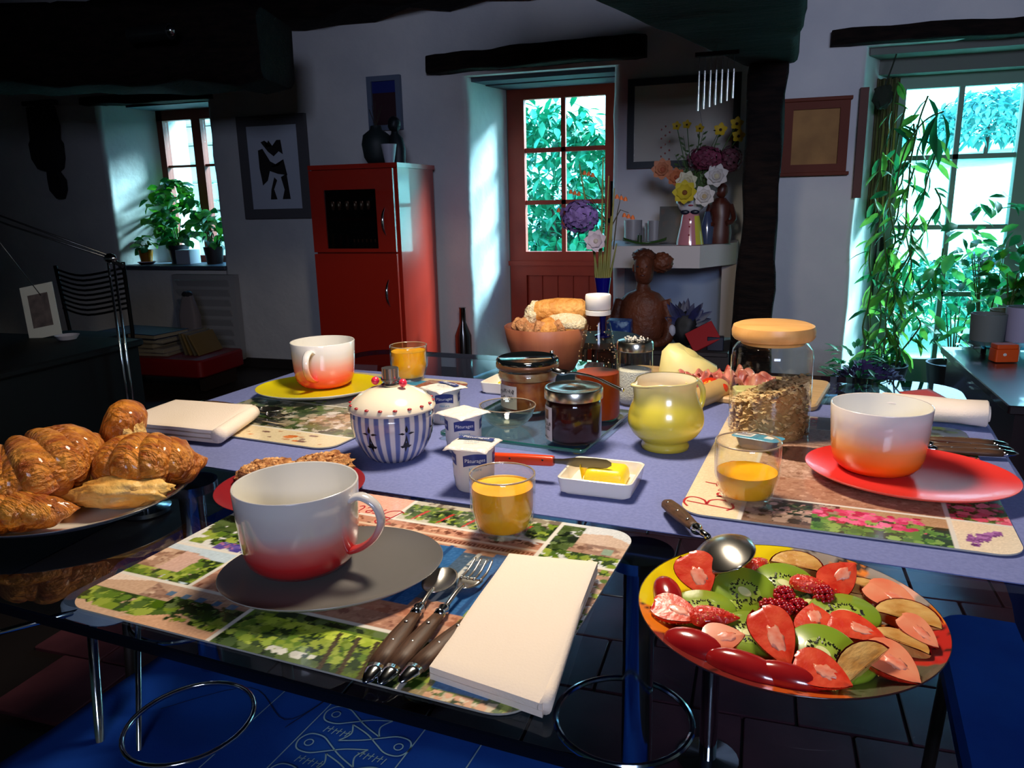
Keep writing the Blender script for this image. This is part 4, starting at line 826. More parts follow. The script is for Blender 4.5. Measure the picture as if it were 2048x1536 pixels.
tag(put('cheese_slice', MB().slab(.05, .03, .006, .006, .001), M('orange_cheese', (226, 140, 40), .4), loc=T(-.085, 1.37, TZ + .0135), rot=(0, 0, .4)), 'orange cheese slice seen through the oat jar', 'cheese')
tag(put('cheese_slice', MB().slab(.06, .04, .016, .006, .002), M('pale_cheese'), loc=T(-.125, 1.315 + .02, TZ + .0135), rot=(0, 0, .2)), 'pale cheese piece behind the oat jar', 'cheese')
ck = thing('cheese_knife', 'grey cheese knife blade on the board before the wedge', 'knife', T(-.236, 1.37, TZ + .0145), TA + R(30))
put('blade', MB().loft([[(x, y, .0), (x, y + k, .0005), (x, y + k, .0016), (x, y, .0018)] for x, y, k in ((-.045, -.008, .016), (.03, -.008, .018), (.05, -.002, .006))]), M('dull_blade'), ck)
put('handle', MB().tube([(-.044, 0, .003), (-.06, 0, .004), (-.07, 0, .005)], [.004, .006, .006], 10), WOODH, ck)

# ================================================================== NAPKINS
NAPM = M('white_linen', (240, 222, 204), .85, bump=.12, bscale=500)
def lerp2(q, a, b):
    p0, p1, p2, p3 = q; return ((1 - a) * ((1 - b) * p0[0] + b * p3[0]) + a * ((1 - b) * p1[0] + b * p2[0]), (1 - a) * ((1 - b) * p0[1] + b * p3[1]) + a * ((1 - b) * p1[1] + b * p2[1]))
def napkin(label, quad, z, layers=2, th=.0042, lift=.0, gap=.0008, seed=1, fold=True):
    t_ = thing('napkin', label, 'napkin', T(quad[0][0], quad[0][1], z), TA)
    q = [(p[0] - quad[0][0], p[1] - quad[0][1]) for p in quad]
    for k in range(layers):
        s_ = 1 - .012 * (layers - 1 - k)
        def fn(a, b, k=k):
            x, y = lerp2(q, a, b); e = min(a, 1 - a, b, 1 - b); return (x, y, (k + 1) * (th + gap) + .0012 * nz((x * 14, y * 14, k + seed)) + lift * b * a - (.0016 * max(0, 1 - e / .03)))
        put('fold_layer', MB().sheet(fn, 26, 26, th), NAPM, t_, smooth=60)
    return t_, q
# near napkin, folded edge along its right long side and front
n1, q1 = napkin('white folded napkin at the near edge, on the cutlery', [(-.262, .445), (-.168, .434), (-.190, .640), (-.280, .640)], TZ + .0030, 2, .0052, .006, .0006)
put('rolled_fold', MB().tube([(q1[1][0] + .001 - .0005 * i - .024 * i / 12, q1[1][1] + .001 + .205 * i / 12, .0058 + .0062 * (i / 12)) for i in range(13)], [.0052] * 13, 12), NAPM, n1, smooth=180)
n2, q2 = napkin('white folded napkin at the left end of the table', [(-1.03, .828), (-.835, .840), (-.868, .955), (-1.045, .965)], TZ + .0062, 3, .0050, .008, .0024, 3)
# loop of the fold at its right side
lp_ = MB(); 
lp_.grid(lambda a, b: (.150 + .012 * math.sin(PI * a) - .036 * b, .015 + .112 * b, .010 - .008 * math.cos(PI * a)), 14, 8)
put('rolled_fold', MB().tube([(q2[1][0] + (q2[2][0] - q2[1][0]) * t__, q2[1][1] + (q2[2][1] - q2[1][1]) * t__, .0125 + .004 * t__) for t__ in np.linspace(0, 1, 12)], [.0115] * 12, 18), NAPM, n2, smooth=180)
n3 = thing('napkin', 'white rolled napkin behind the orange and white cup', 'napkin', T(.128, 1.292, TZ + .0062), TA + R(-4))
def nsec(x, g):
    return [(x, (.026 + g) * math.cos(a_) + .002 * math.sin(3 * a_ + x * 40), .0205 + (.0185 + g * .5) * math.sin(a_)) for a_ in np.linspace(0, 2 * PI, 29)[:-1]]
put('rolled_cloth', MB().loft([nsec(-.055, -.002), nsec(-.053, 0), nsec(.0, .001), nsec(.05, -.001), nsec(.086, .001), nsec(.088, -.002)]), NAPM, n3, smooth=60)
put('fold_layer', MB().loft([[(x, (.019 - k_) * math.cos(a_), .0205 + (.012 - k_ * .6) * math.sin(a_)) for a_ in np.linspace(0, 2 * PI, 25)[:-1]] for x, k_ in ((.087, 0), (.0905, .001), (.0905, .006), (.087, .007))]), NAPM, n3, smooth=60)
tag(put('paper_corner', MB().sheet(lambda a, b: ((a - .5) * .055, (b - .5) * .07, .0014 + .004 * a * b), 6, 6, .0008), M('red_paper', (190, 56, 44), .6), loc=T(.150, 1.475, TZ + .0012), rot=(0, 0, TA + R(25)), smooth=180), 'red paper corner on the glass beyond the right cup', 'paper')

# ================================================================== CUTLERY
def haft(t_, L=.098, x0=-.1, z=.0):
    """riveted wooden handle lying along -x with a steel end cap and bolster"""
    sec = lambda k: [(y, z_) for y, z_, _ in circ(1, 14)]
    pr = [(0.0, .0052), (.012, .0064), (.035, .0086), (.06, .0092), (.078, .0080)]
    put('wood_handle', MB().loft([[(x0 + L * .02 + (L - .018) - x - .0, y * r, z + z_ * r * .55) for y, z_, _ in circ(1, 16)] for x, r in pr]), WOODH, t_, smooth=180)
    e = x0 + L * .02 + (L - .018) - .078
    put('end_cap', MB().loft([[(e - x, y * r, z + z_ * r * .6) for y, z_, _ in circ(1, 16)] for x, r in ((0, .0080), (.006, .0073), (.014, .0052), (.019, .0020), (.0195, .0003))]), CHROME, t_, smooth=180)
    s = e + .078
    put('bolster', MB().tube([(s, 0, z), (s + .004, 0, z), (s + .007, 0, z), (s + .011, 0, z), (s + .014, 0, z), (s + .018, 0, z)], [.0046, .0052, .0036, .0052, .0038, .0026], 14), CHROME, t_, smooth=180)
    for k in (.018, .046): put('rivet', MB().ball((s - k, 0, z + .0078 * .55 + .0002), (.0017, .0017, .0005), 10, 6), STEEL, t_, smooth=180)
    return s + .018
def table_spoon(label, cen, rz, z, tilt=0, **k):
    t_ = thing('spoon', label, 'spoon', T(cen[0], cen[1], z), rot=(0, tilt, TA + rz)); s = haft(t_)
    put('neck', MB().tube(spline([(s - .002, 0, 0), (s + .014, 0, .0012), (s + .027, 0, .0004)], 4), .0021, 10), STEEL, t_, smooth=180)
    m, bl = spoon(t_, 0, .031, 0, STEEL, **k); put('bowl', m, STEEL, t_, loc=(s + .044, 0, .0015), smooth=180); return t_
def table_fork(label, cen, rz, z, tilt=0):
    t_ = thing('fork', label, 'fork', T(cen[0], cen[1], z), rot=(0, tilt, TA + rz)); s = haft(t_)
    put('neck', MB().tube(spline([(s - .002, 0, 0), (s + .018, 0, .002), (s + .034, 0, .0012)], 4), .0021, 10), STEEL, t_, smooth=180)
    put('head', MB().sheet(lambda a, b: (s + .030 + .022 * a, (b - .5) * (.006 + .018 * a ** .6), .0012 - .003 * math.sin(a * PI * .7)), 8, 6, .0012), STEEL, t_, smooth=180)
    for i in range(4): put('tine', MB().tube(spline([(s + .050, (i - 1.5) * .0064, -.001), (s + .066, (i - 1.5) * .0064, -.0015), (s + .084, (i - 1.5) * .0058, .0035)], 4), [.0012] * 8 + [.0005], 6), STEEL, t_, smooth=180)
    return t_
def table_knife(label, cen, rz, z, tilt=0):
    t_ = thing('knife', label, 'knife', T(cen[0], cen[1], z), rot=(0, tilt, TA + rz)); s = haft(t_)
    put('blade', MB().loft([[(x, y0, -.0002), (x, y1, -.0008), (x, y1, .0), (x, y0, .0012)] for x, y0, y1 in ((s - .003, -.003, .003), (s + .008, -.004, .007), (s + .06, -.005, .008), (s + .09, -.004, .006), (s + .105, .000, .0012))]), STEEL, t_, smooth=30)
    return t_
table_spoon('spoon with riveted wooden handle, left of the near cutlery', (-.316, .530), R(98), TZ + .0088, 0)
table_fork('fork with riveted wooden handle, middle of the near cutlery', (-.294, .535), R(92), TZ + .0095, R(-1))
table_knife('knife with riveted wooden handle, half under the near napkin', (-.264, .540), R(84), TZ + .0088, 0)
table_spoon('spoon lying behind the left napkin', (-.925, 1.010), R(1), TZ + .0115, 0)
table_fork('fork lying beside the left napkin with tines to the right', (-.895, .985), R(-6), TZ + .0125, R(-1))
table_knife('knife lying closest to the left napkin', (-.90, .962), R(-8), TZ + .0105, 0)
table_fork('fork lying between the red saucer and the rolled napkin', (.112, 1.178), R(183), TZ + .0115, 0)
table_knife('knife lying along the right napkin under its roll', (.115, 1.150), R(186), TZ + .0110, 0)
table_spoon('spoon at the right edge of the right placemat', (.118, 1.128), R(188), TZ + .0112, 0)
# big serving spoon, bowl upside down on the fruit plate
sv = thing('serving_spoon', 'large serving spoon with its bowl face down on the fruit plate', 'spoon', T(-.112, .722, TZ + .029), rot=(R(24), R(-8), TA + R(-62)))
put('wood_handle', MB().loft([[(x, y * r, z * r * .55) for y, z, _ in circ(1, 16)] for x, r in ((-.115, .004), (-.105, .0075), (-.08, .0085), (-.05, .0078), (-.02, .006), (-.008, .0052))]), WOODH, sv, smooth=180)
for k in (-.098, -.062, -.028): put('rivet', MB().ball((k, 0, .0044), (.002, .002, .0006), 10, 6), STEEL, sv, smooth=180)
put('bolster', MB().tube([(-.010, 0, 0), (-.004, 0, 0), (.0, 0, 0), (.004, 0, 0), (.012, 0, .0012), (.034, 0, .0035)], [.0046, .0062, .0055, .004, .0034, .0030], 14), CHROME, sv, smooth=180)
m, bl = spoon(sv, 0, .054, 0, STEEL, flip=-1, bowl_l=.078, dep=.012, thick=.0014); put('bowl', m, STEEL, sv, loc=(.068, 0, -.002), smooth=180)

# ================================================================== CROISSANT PLATE
PASTRY = M('croissant_crust', (136, 56, 8), .42, col2=(218, 134, 38), scale=26, stretch=(1, 3.5, 1.5), bump=.7, bscale=60, coat=.25, lo=.32, hi=.66, detail=8)
PALEP = M('croissant_pale', (206, 140, 56), .5, col2=(232, 186, 104), scale=26, bump=.3, bscale=60)
PLC = (-.838, .602)
cp = thing('pastry_plate', 'large patterned plate piled with croissants at the left edge', 'plate', T(PLC[0], PLC[1], TZ + .0008), TA)
pc = MB().lathe([(.135, .0205), (.118, .0120), (.09, .0062), (.05, .005), (1e-5, .005)], 96, cap0=False, cap1=False)
colr = [(236, 226, 210), (40, 34, 36), (206, 60, 52), (226, 190, 40), (230, 220, 204), (120, 60, 40)]
cc = []
for k in range(5):
    for i in range(96): cc.append(tuple(srgb2lin(np.array(colr[((i // 4) * 7 + (i // 9)) % 6 if k < 2 else 0], dtype=float))) + (1,))
put('painted_top', pc, M('painted_faience'), cp, smooth=180, cols=cc)
put('underside', MB().lathe([(1e-5, .001), (.06, .001), (.062, 0), (.066, 0), (.09, .004), (.118, .0105), (.1355, .0195), (.1358, .0205), (.135, .0208)], 96, cap0=False, cap1=False), M('dark_underside', (70, 70, 78), .3, coat=.3), cp, smooth=180)
def croissant(label, loc, rz, L=.15, th=.030, curl=.9, seed=1, tilt=0.0, roll_=0.0):
    t_ = thing('croissant', label, 'croissant', loc, rot=(roll_, tilt, rz)); loops = []; n = 72
    for k in range(n + 1):
        s_ = k / n * 2 - 1; an = s_ * curl; Rr = L / 2 / curl; c = Vector((Rr * math.sin(an), Rr * (1 - math.cos(an)) * 1.0, 0))
        env = max(0.02, (1 - abs(s_) ** 2.2)) ** .75; ridge = .80 + .20 * abs(math.cos((s_ + .07 * seed) * PI * 3.5)) ** .5; r = th * env * ridge
        tx = Vector((math.cos(an), math.sin(an), 0)); ny = Vector((-math.sin(an), math.cos(an), 0)); l = []
        for i in range(30):
            a = 2 * PI * i / 30; g = 1 + .10 * nz((k * .16, math.cos(a) * 1.2, math.sin(a) * 1.2), 1, seed) + .03 * nz((k * .5, math.cos(a) * 6, math.sin(a) * 6), 1, seed + 5)
            l.append(c + ny * r * g * math.cos(a) * 1.05 + Vector((0, 0, r * g * math.sin(a) * .88)) + tx * .006 * math.sin(a * 2 + s_ * 8))
        loops.append(l)
    put('crust', MB().loft(loops), PASTRY, t_, smooth=180)
    fl_ = MB()
    for k in range(5):   # overlapping dough layers
        s0 = -.6 + .3 * k; L2 = []
        for q in range(7):
            s_ = s0 + (q / 6 - .5) * .30; an = s_ * curl; Rr = L / 2 / curl; c = Vector((Rr * math.sin(an), Rr * (1 - math.cos(an)), 0)); env = max(0.02, (1 - abs(s_) ** 2.2)) ** .75; r = th * env * (1.0 + .02 * math.sin(PI * q / 6)) * (.88 + .13 * math.sin(PI * q / 6) ** .5)
            ny = Vector((-math.sin(an), math.cos(an), 0)); L2.append([c + ny * r * math.cos(a) * 1.07 + Vector((0, 0, r * math.sin(a) * .92)) for a in np.linspace(-.3, PI + .3, 16)])
        fl_.loft(L2, False, False, closed=False)
    put('dough_layers', fl_, M('croissant_ridge', (158, 70, 12), .42, col2=(228, 150, 54), scale=30, stretch=(1, 4, 2), bump=.7, bscale=80, coat=.25, detail=8), t_, smooth=180, fix=False)
    return t_
zc = TZ + .012
croissant('biggest croissant in the middle of the pastry plate', T(-.842, .560, zc + .044), TA + R(62), .175, .050, 1.0, 2, R(-16))
croissant('croissant at the right side of the pastry plate', T(-.762, .640, zc + .036), TA + R(18), .145, .043, 1.1, 3, R(-4), R(-12))
croissant('croissant at the outer left of the pastry plate', T(-.915, .600, zc + .030), TA + R(110), .140, .034, 1.0, 5, R(5))
croissant('croissant lying low at the near rim of the pastry plate', T(-.825, .512, zc + .018), TA + R(6), .150, .026, .7, 7)
pcb = thing('chocolate_pastry', 'bitten chocolate pastry standing at the back of the plate', 'pastry', T(-.838, .680, zc + .055), rot=(R(10), R(-66), TA + R(20)))
put('crust', MB().loft([[(x, y * k * .030, z * k * .024) for y, z, _ in circ(1, 24)] for x, k in ((-.045, .8), (-.035, 1), (0, 1.05), (.02, 1.05), (.034, .95), (.042, .7), (.046, .2))], False), PASTRY, pcb, smooth=180)
put('torn_crumb', MB().lump((-.006, -.013, -.015), (.038, .022, .023), .3, 2.6, 3, 4), M('pastry_crumb', (180, 130, 60), .8, col2=(226, 190, 120), scale=70, bump=.6, bscale=140), pcb, smooth=180)
put('chocolate', MB().lump((.008, -.034, -.016), (.012, .008, .009), .3, 3, 5, 3), M('dark_chocolate', (50, 22, 14), .4), pcb, smooth=180)
tag(put('pastry_flap', MB().lump((0, 0, 0), (.058, .024, .018), .28, 2.2, 12, 4), PALEP, loc=T(-.752, .598, zc + .018), rot=(R(-15), 0, TA + R(28)), smooth=180), 'pale buttery croissant tip at the right rim of the pastry plate', 'croissant')
# cookies
rp_ = thing('cookie_plate', 'small crimson plate with two crunchy cookies', 'plate', T(-.607, .720, TZ + .0035), TA)
put('plate', MB().lathe([(1e-5, 0), (.055, 0), (.075, .004), (.090, .0100), (.0905, .0108), (.0895, .0108), (.074, .0060), (.055, .0028), (1e-5, .0026)], 56, cap0=False, cap1=False), M('crimson_glaze', (132, 18, 28), .4), rp_, smooth=180)
COOK = M('nutty_cookie', (150, 84, 36), .75, col2=(206, 146, 84), scale=75, bump=.8, bscale=150)
def cookie(label, u, v, rx, ry, rz, sd, z, rot=(0, 0)):
    t_ = thing('cookie', label, 'cookie', T(u, v, z), rot=(rot[0], rot[1], TA + rz))
    put('dough', MB().lump((0, 0, 0), (rx, ry, .014), .30, 3.2, sd, 4, .6), COOK, t_, smooth=60)
    nb = MB(); q = random.Random(sd)
    for k in range(60):
        a = q.uniform(0, 2 * PI); r = math.sqrt(q.random()); x, y = rx * .92 * r * math.cos(a), ry * .92 * r * math.sin(a); nb.lump((x, y, .013 * math.sqrt(max(0, 1 - r * r)) + .001), (q.uniform(.002, .0045),) * 2 + (.0028,), .4, 2, k, 1)
    put('nut_pieces', nb, M('nut_crumbs', (186, 124, 66), .7, col2=(222, 170, 110), scale=90), t_, kind='stuff', smooth=30)
cookie('left cookie on the crimson plate', -.652, .735, .038, .032, .5, 3, TZ + .020)
cookie('right cookie on the crimson plate', -.593, .760, .042, .033, .2, 8, TZ + .024, (R(8), R(-6)))

# ================================================================== FRUIT PLATE
FC = (-.022, .612)
fp = thing('fruit_plate', 'big flowery glass plate covered with cut fruit', 'plate', T(FC[0], FC[1], TZ + .0008), TA)
nr, na = 34, 180; FR = .1185
fcol = np.zeros((nr + 1, na, 3)); YEL = (232, 204, 16); ORG = (232, 126, 30); RED_ = (186, 38, 30); GRY = (150, 136, 126); BLK = (38, 26, 22); PNK = (216, 160, 140); GRN = (110, 110, 60)
for k in range(nr + 1):
    for i in range(na):
        r = k / nr; a = math.degrees(2 * PI * i / na) + 14 * nz((r * 3, i * .05, 0)); a %= 360
        c = RED_
        for lim, cl in ((8, RED_), (20, ORG), (30, GRY), (42, PNK), (56, GRY), (68, ORG), (94, GRY), (190, YEL), (222, ORG), (262, (120, 40, 34)), (300, (206, 90, 30)), (345, (84, 82, 66)), (361, RED_)):
            if a < lim: c = cl; break
        if r < .62: c = (YEL, ORG, GRY, YEL)[int(a / 90 + r * 3) % 4]
        if (abs((a * 1.7 + r * 90) % 46) < 2.2) and not (100 < a < 190): c = BLK
        if (8 < a < 20 or 56 < a < 68) and r > .6 and (int(r * 34) % 3 == 0 or int(a) % 6 == 0): c = BLK
        fcol[k, i] = c
frp = [(.0005 + FR * t_, .0062 + .0135 * max(0, (t_ - .62) / .38) ** 1.4) for t_ in np.linspace(0, 1, nr + 1)]
lf_ = srgb2lin(fcol).reshape(-1, 3); lf_ = np.hstack([lf_, np.ones((len(lf_), 1))])
put('printed_top', MB().lathe(frp, na, cap0=False, cap1=False), M('laminated_print'), fp, smooth=180, cols=lf_)
put('underside', MB().lathe([(1e-5, .001), (.06, .001), (.075, .003), (.1, .0092), (.1188, .0185), (.1192, .0197), (.1186, .0200)], 96, cap0=False, cap1=False), M('plate_underside', (58, 30, 30), .2, coat=.5), fp, smooth=180)
z0 = TZ + .0095
KIW = M('kiwi_flesh', (132, 158, 40), .3, coat=.4, sub=.1); KC = M('kiwi_core', (222, 222, 150), .4); KS = M('kiwi_seeds', (34, 34, 22), .4); KSK = M('kiwi_halo', (158, 180, 66), .3, coat=.4)
def tiny(a): return lambda *b: None
kp = thing('kiwi_slice', 'x', 'kiwi', (0, 0, 0), 0, 'kiwi slices on the fruit plate')
put('flesh', MB().lathe([(1e-5, -.003), (.023, -.003), (.0245, -.0015), (.0245, .0018), (.0232, .003), (1e-5, .003)], 36, sy=.90), KIW, kp, smooth=50)
put('pale_ring', MB().lathe([(1e-5, .0031), (.0125, .0031), (.0120, .0033), (1e-5, .0034)], 30, sy=.8), KSK, kp)
put('core', MB().lathe([(1e-5, .0032), (.0058, .0033), (.0052, .0039), (1e-5, .0041)], 24, sy=.6), KC, kp)
sm = MB()
for k in range(46):
    a = 2 * PI * k / 46; r = .0075 + .0052 * random.random(); q_ = .0007; sm.tube([((r - .001) * math.cos(a), (r - .001) * .8 * math.sin(a), .0034), ((r + .001) * math.cos(a), (r + .001) * .8 * math.sin(a), .0034)], [q_, q_ * .5], 5)
put('seeds', sm, KS, kp, kind='stuff')
KL = [('kiwi slice at the top of the plate beside the spoon bowl', -.026, .655, 0, (-12, 8, -20), .004), ('upright kiwi slice just below the serving spoon', -.056, .625, 0, (-18, 22, -30), .006), ('kiwi slice behind the left strawberry halves', -.086, .592, 0, (-6, 4, 10), .001),
      ('kiwi slice left of the central strawberry', -.045, .567, 0, (-8, 6, 20), .002), ('kiwi slice at the near side with its core facing up', .008, .552, 0, (-14, 26, -42), .006), ('kiwi slice right of the raspberries', .022, .622, 0, (-6, 4, 5), .003), ('kiwi slice half hidden under the raspberries', -.004, .634, 0, (4, -6, 40), .001), ('pale kiwi slice under the right strawberries', .020, .560, 0, (0, 5, 60), .0), ('kiwi slice tucked behind the left kiwi', -.068, .608, 0, (5, -5, 70), .0)]
for i, (lb, u, v, _, r_, dz) in enumerate(KL):
    o = kp if i == 0 else copy_tree(kp); o.location = T(u, v, z0 + .004 + dz); o.rotation_euler = facing(max(0, -r_[0]) * 1.3 + 4, 0, r_[2]); o['label'] = lb; o.scale = (1.14, 1.14, 1.1)
STR = M('strawberry_skin', (206, 30, 18), .25, col2=(222, 52, 30), scale=60, bump=.35, bscale=260, coat=.5); STF = M('strawberry_flesh', (212, 36, 16), .3, col2=(232, 84, 50), scale=70, coat=.4, bump=.07, bscale=120)
SEED = M('strawberry_seed', (226, 170, 70), .5)
def half_berry(lb, u, v, L, W, r_, dz, up_=True, pale=False):
    L *= 1.22; W *= 1.22; dz += .003
    t_ = thing('strawberry_half', lb, 'strawberry', T(u, v, z0 + dz), rot=(facing(12, 180, r_[2]) if abs(r_[0]) > 90 else facing(abs(r_[0]) * .55 + 6, 0, r_[2])), group='strawberry pieces on the fruit plate')
    def rad(s): return W / 2 * (math.sin(PI * min(1, (s + .02) ** .62)) ** .7 if s < .98 else .05)
    loops = []
    for k in range(15):
        s = k / 14; r = max(rad(s), .0006); x = (s - .5) * L; loops.append([(x, r * math.cos(a), r * .80 * -math.sin(a)) for a in np.linspace(0, PI, 14)])
    put('skin', MB().loft(loops, False, False, closed=False), STR, t_, smooth=180)
    put('cut_face', MB().loft([[(x_, y_, .0004 + .0008 * (1 - t__)) for x_, y_ in [((k / 14 - .5) * L, max(rad(k / 14), .0006) * .97 * sg * t__) for sg, rng_ in ((1, range(15)), (-1, range(13, 0, -1))) for k in rng_]] for t__ in (1.0, .6, .05)], False, True), M('peach_flesh', (236, 150, 110), .3, col2=(232, 120, 84), scale=40, coat=.3) if pale else STF, t_, smooth=60)
    put('pale_heart', MB().lump((.002, 0, .0006), (L * .24, W * .17, .0009), .35, 3, len(lb), 3), M('pale_berry_heart', (232, 116, 84), .35, col2=(240, 160, 130), scale=120, coat=.3), t_, smooth=180)
    sd = MB()
    for k in range(26):
        s = random.uniform(.08, .9); a = random.uniform(.25, PI - .25); r = rad(s) + .0001; sd.ball(((s - .5) * L, r * math.cos(a), -r * .8 * math.sin(a)), (.0007, .0005, .0005), 5, 4)
    put('seeds', sd, SEED, t_, kind='stuff')
    return t_
SB = [('big strawberry half standing at the upper left below the spoon', -.096, .628, .036, .030, (55, 0, -60), .017, False), ('strawberry half at the left rim, first of the pair', -.103, .574, .036, .024, (-20, 0, -15), .010, False), ('strawberry half at the left, second of the pair', -.073, .572, .032, .018, (150, 0, 15), .010, False),
      ('stubby pale strawberry half at the lower left', -.062, .543, .026, .024, (-25, 0, 20), .012, True), ('largest strawberry half in the centre front', -.026, .553, .042, .028, (-45, -15, -62), .015, False), ('strawberry half with pale middle, right of the raspberries', .001, .590, .030, .028, (-12, 0, 100), .014, False),
      ('strawberry half in the right centre, cut face up', .031, .588, .036, .025, (-10, 4, -22), .014, False), ('narrow strawberry piece behind the raspberries', -.001, .648, .034, .016, (160, 0, -8), .012, False), ('strawberry tip standing behind the narrow piece', .018, .664, .030, .026, (60, 0, 50), .018, False),
      ('strawberry half at the near rim, right of the plum skins', .008, .523, .034, .026, (-30, 0, -20), .012, False), ('salmon pink strawberry half at the right near rim', .054, .553, .038, .028, (-12, 0, -45), .012, True), ('small strawberry piece at the back by the spoon', -.050, .680, .022, .018, (120, 0, 60), .008, False),
      ('pale pink strawberry half at the right far side', .060, .655, .042, .028, (-12, 0, -40), .010, True), ('pink strawberry sliver at the right rim', .074, .600, .030, .018, (-20, 0, -50), .014, True)]
for lb, u, v, L, W, r_, dz, pl in SB: half_berry(lb, u, v, L, W, r_, dz, True, pl)
rb = MB(); 
for k in range(34):
    zz = 1 - 2 * (k + .5) / 34; a = k * 2.39996; r = math.sqrt(1 - zz * zz); rb.ball((.0066 * r * math.cos(a), .0066 * r * math.sin(a), .0074 * zz), .0024, 7, 5)
rbm = rb.mesh('raspberry', M('raspberry_red', (176, 14, 26), .3, coat=.4), 180)
for lb, u, v, dz in (('raspberry in the centre, farther of the two stacked ones', -.024, .622, .016), ('raspberry in the centre, nearer of the two', -.026, .604, .013), ('raspberry lying right against the central pair', -.012, .612, .012), ('single small raspberry behind the right kiwi', .006, .638, .014), ('raspberry at the left of the central cluster', -.034, .607, .011)):
    tag(put('raspberry', rbm, None, loc=T(u, v, z0 + dz), rot=(u * 50, v * 30, dz * 100)), lb, 'raspberry', 'raspberries on the fruit plate')
PLS = M('plum_skin', (136, 14, 22), .18, col2=(160, 28, 28), scale=20, coat=.6); PLF = M('plum_flesh', (190, 124, 50), .3, col2=(224, 180, 106), scale=38, stretch=(1, 2, 1), coat=.4, bump=.2, bscale=80)
def plum(lb, u, v, rr_, r_, dz, flesh=True, w_=1.0):
    """wedge of plum: curved skin with a flat cut face"""
    t_ = thing('plum_slice', lb, 'plum', T(u, v, z0 + dz), rot=(facing(10, 180, r_[2]) if abs(r_[0]) > 90 else facing(abs(r_[0]) * .55 + 6, 0, r_[2])), group='plum slices on the fruit plate')
    L = []
    for k in range(13):
        a = PI * k / 12; x = -rr_ * math.cos(a); q = max(rr_ * math.sin(a), .0005); L.append([(x, q * math.cos(b) * w_, -q * .42 * math.sin(b)) for b in np.linspace(0, PI if abs(r_[0]) > 90 else PI / 2, 12)])
    put('skin', MB().loft(L, False, False, closed=False), PLS, t_, smooth=180)
    if abs(r_[0]) <= 90: put('second_cut', MB().loft([[(-rr_ * math.cos(PI * k / 12), 0.0, -rr_ * .42 * math.sin(PI * k / 12) * s) for k in range(13)] for s in (0.0, 1.0)], False, False, closed=False), PLF, t_, smooth=60)
    put('flesh', MB().loft([[(-rr_ * math.cos(2 * PI * k / 24) * s * .93, max(0, rr_ * w_ * math.sin(2 * PI * k / 24)) * s * .93 + .0008 * (1 if k > 12 else 0), .0006 + .003 * s * (1 - s)) for k in range(24)] for s in (1, .7, .03)], False, True), PLF, t_, smooth=60)
    return t_
for a in [('plum slice at the far edge of the fruit, flesh up', -.018, .688, .024, (14, 0, -6), .012), ('dark red plum skin wedge at the left rim', -.117, .603, .022, (120, 10, -65), .010, True, .55), ('shiny dark plum wedge at the lower left rim', -.082, .538, .026, (168, 0, -12), .006, True, .55),
          ('long dark plum wedge at the near rim', -.044, .522, .030, (160, 0, -12), .005, True, .42), ('second dark plum wedge at the near rim', -.016, .520, .026, (155, 0, -4), .006, True, .42), ('plum wedge with yellow flesh near the bottom right', .036, .538, .023, (60, 0, 50), .015, True, .8),
          ('yellow fleshed plum slice at the upper right', .036, .658, .025, (8, 0, 0), .010), ('golden plum slice at the right rim', .068, .627, .026, (12, 6, -10), .010), ('curved pale plum slice right of the red halves', .060, .586, .022, (10, 0, -20), .012, True, .7)]:
    plum(*a)
# ================================================================== CHAIRS AND BLUE CLOTH UNDER THE TABLE
BLUEC = M('deep_blue_cotton', (30, 84, 176), .9, spec=.1, col2=(22, 62, 150), scale=5, bump=.1, bscale=300)
def chair(label, cen, w_, d_, rz, back=True):
    t_ = thing('chair', label, 'chair', T(cen[0], cen[1], 0), TA + rz)
    put('seat', MB().slab(w_, d_, .035, .05, .008, z=.415), BLUEC, t_)
    for sx in (-1, 1):
        for sy in (-1, 1): put('leg', MB().tube([(sx * (w_ / 2 - .03), sy * (d_ / 2 - .03), .415), (sx * (w_ / 2 - .01), sy * (d_ / 2 - .01), .0)], .010, 10), M('bench_wood', (40, 26, 20), .6), t_, smooth=180)
    if back:
        put('back_frame', MB().tube(spline([(-w_ / 2 + .02, -d_ / 2, .42), (-w_ / 2 + .03, -d_ / 2 - .05, .80), (0, -d_ / 2 - .06, .86), (w_ / 2 - .03, -d_ / 2 - .05, .80), (w_ / 2 - .02, -d_ / 2, .42)], 6), .009, 10), CHROME, t_, smooth=180)
        for k in range(5): put('slat', MB().slab(w_ - .1, .012, .045, .005, .002, cy=-d_ / 2 - .04 - k * .004, z=.50 + k * .065), M('black_slat', (18, 18, 20), .4), t_)
    return t_
chair('blue seated chair pushed under the left side of the table', (-1.0, 1.12), .46, .42, R(-90), False)
chair('blue seated chair showing through the glass at the right', (.42, 1.05), .44, .5, R(90), False)
bench = thing('bench', 'low bench in front of the table, draped with a blue cloth', 'bench', T(-.49, .42, 0), TA)
put('seat', MB().slab(.80, .66, .04, .02, .005, z=.40), M('bench_wood', (40, 26, 20), .6), bench)
for sx in (-1, 1):
    for sy in (-1, 1): put('leg', MB().slab(.05, .05, .40, .004, .002, cx=sx * .36, cy=sy * .28), M('bench_wood'), bench)
fc = thing('fish_cloth', 'deep blue cloth drawn with pale fish, lying on the bench under the table', 'cloth', T(-.49, .42, .4402), TA)
put('fabric', MB().sheet(lambda a, b: ((a - .5) * .806, (b - .5) * .668, .0022 + .0012 * nz((a * 9, b * 9, 0))), 40, 34, .0018), BLUEC, fc, smooth=180)
WAX = M('pale_wax_line', (150, 184, 196), .8); DKL = M('dark_thread_line', (10, 18, 60), .9)
cs, sn = math.cos(R(38)), math.sin(R(38))
ln = MB(); dk = MB(); fz = lambda x, y: (x, y, .0042)
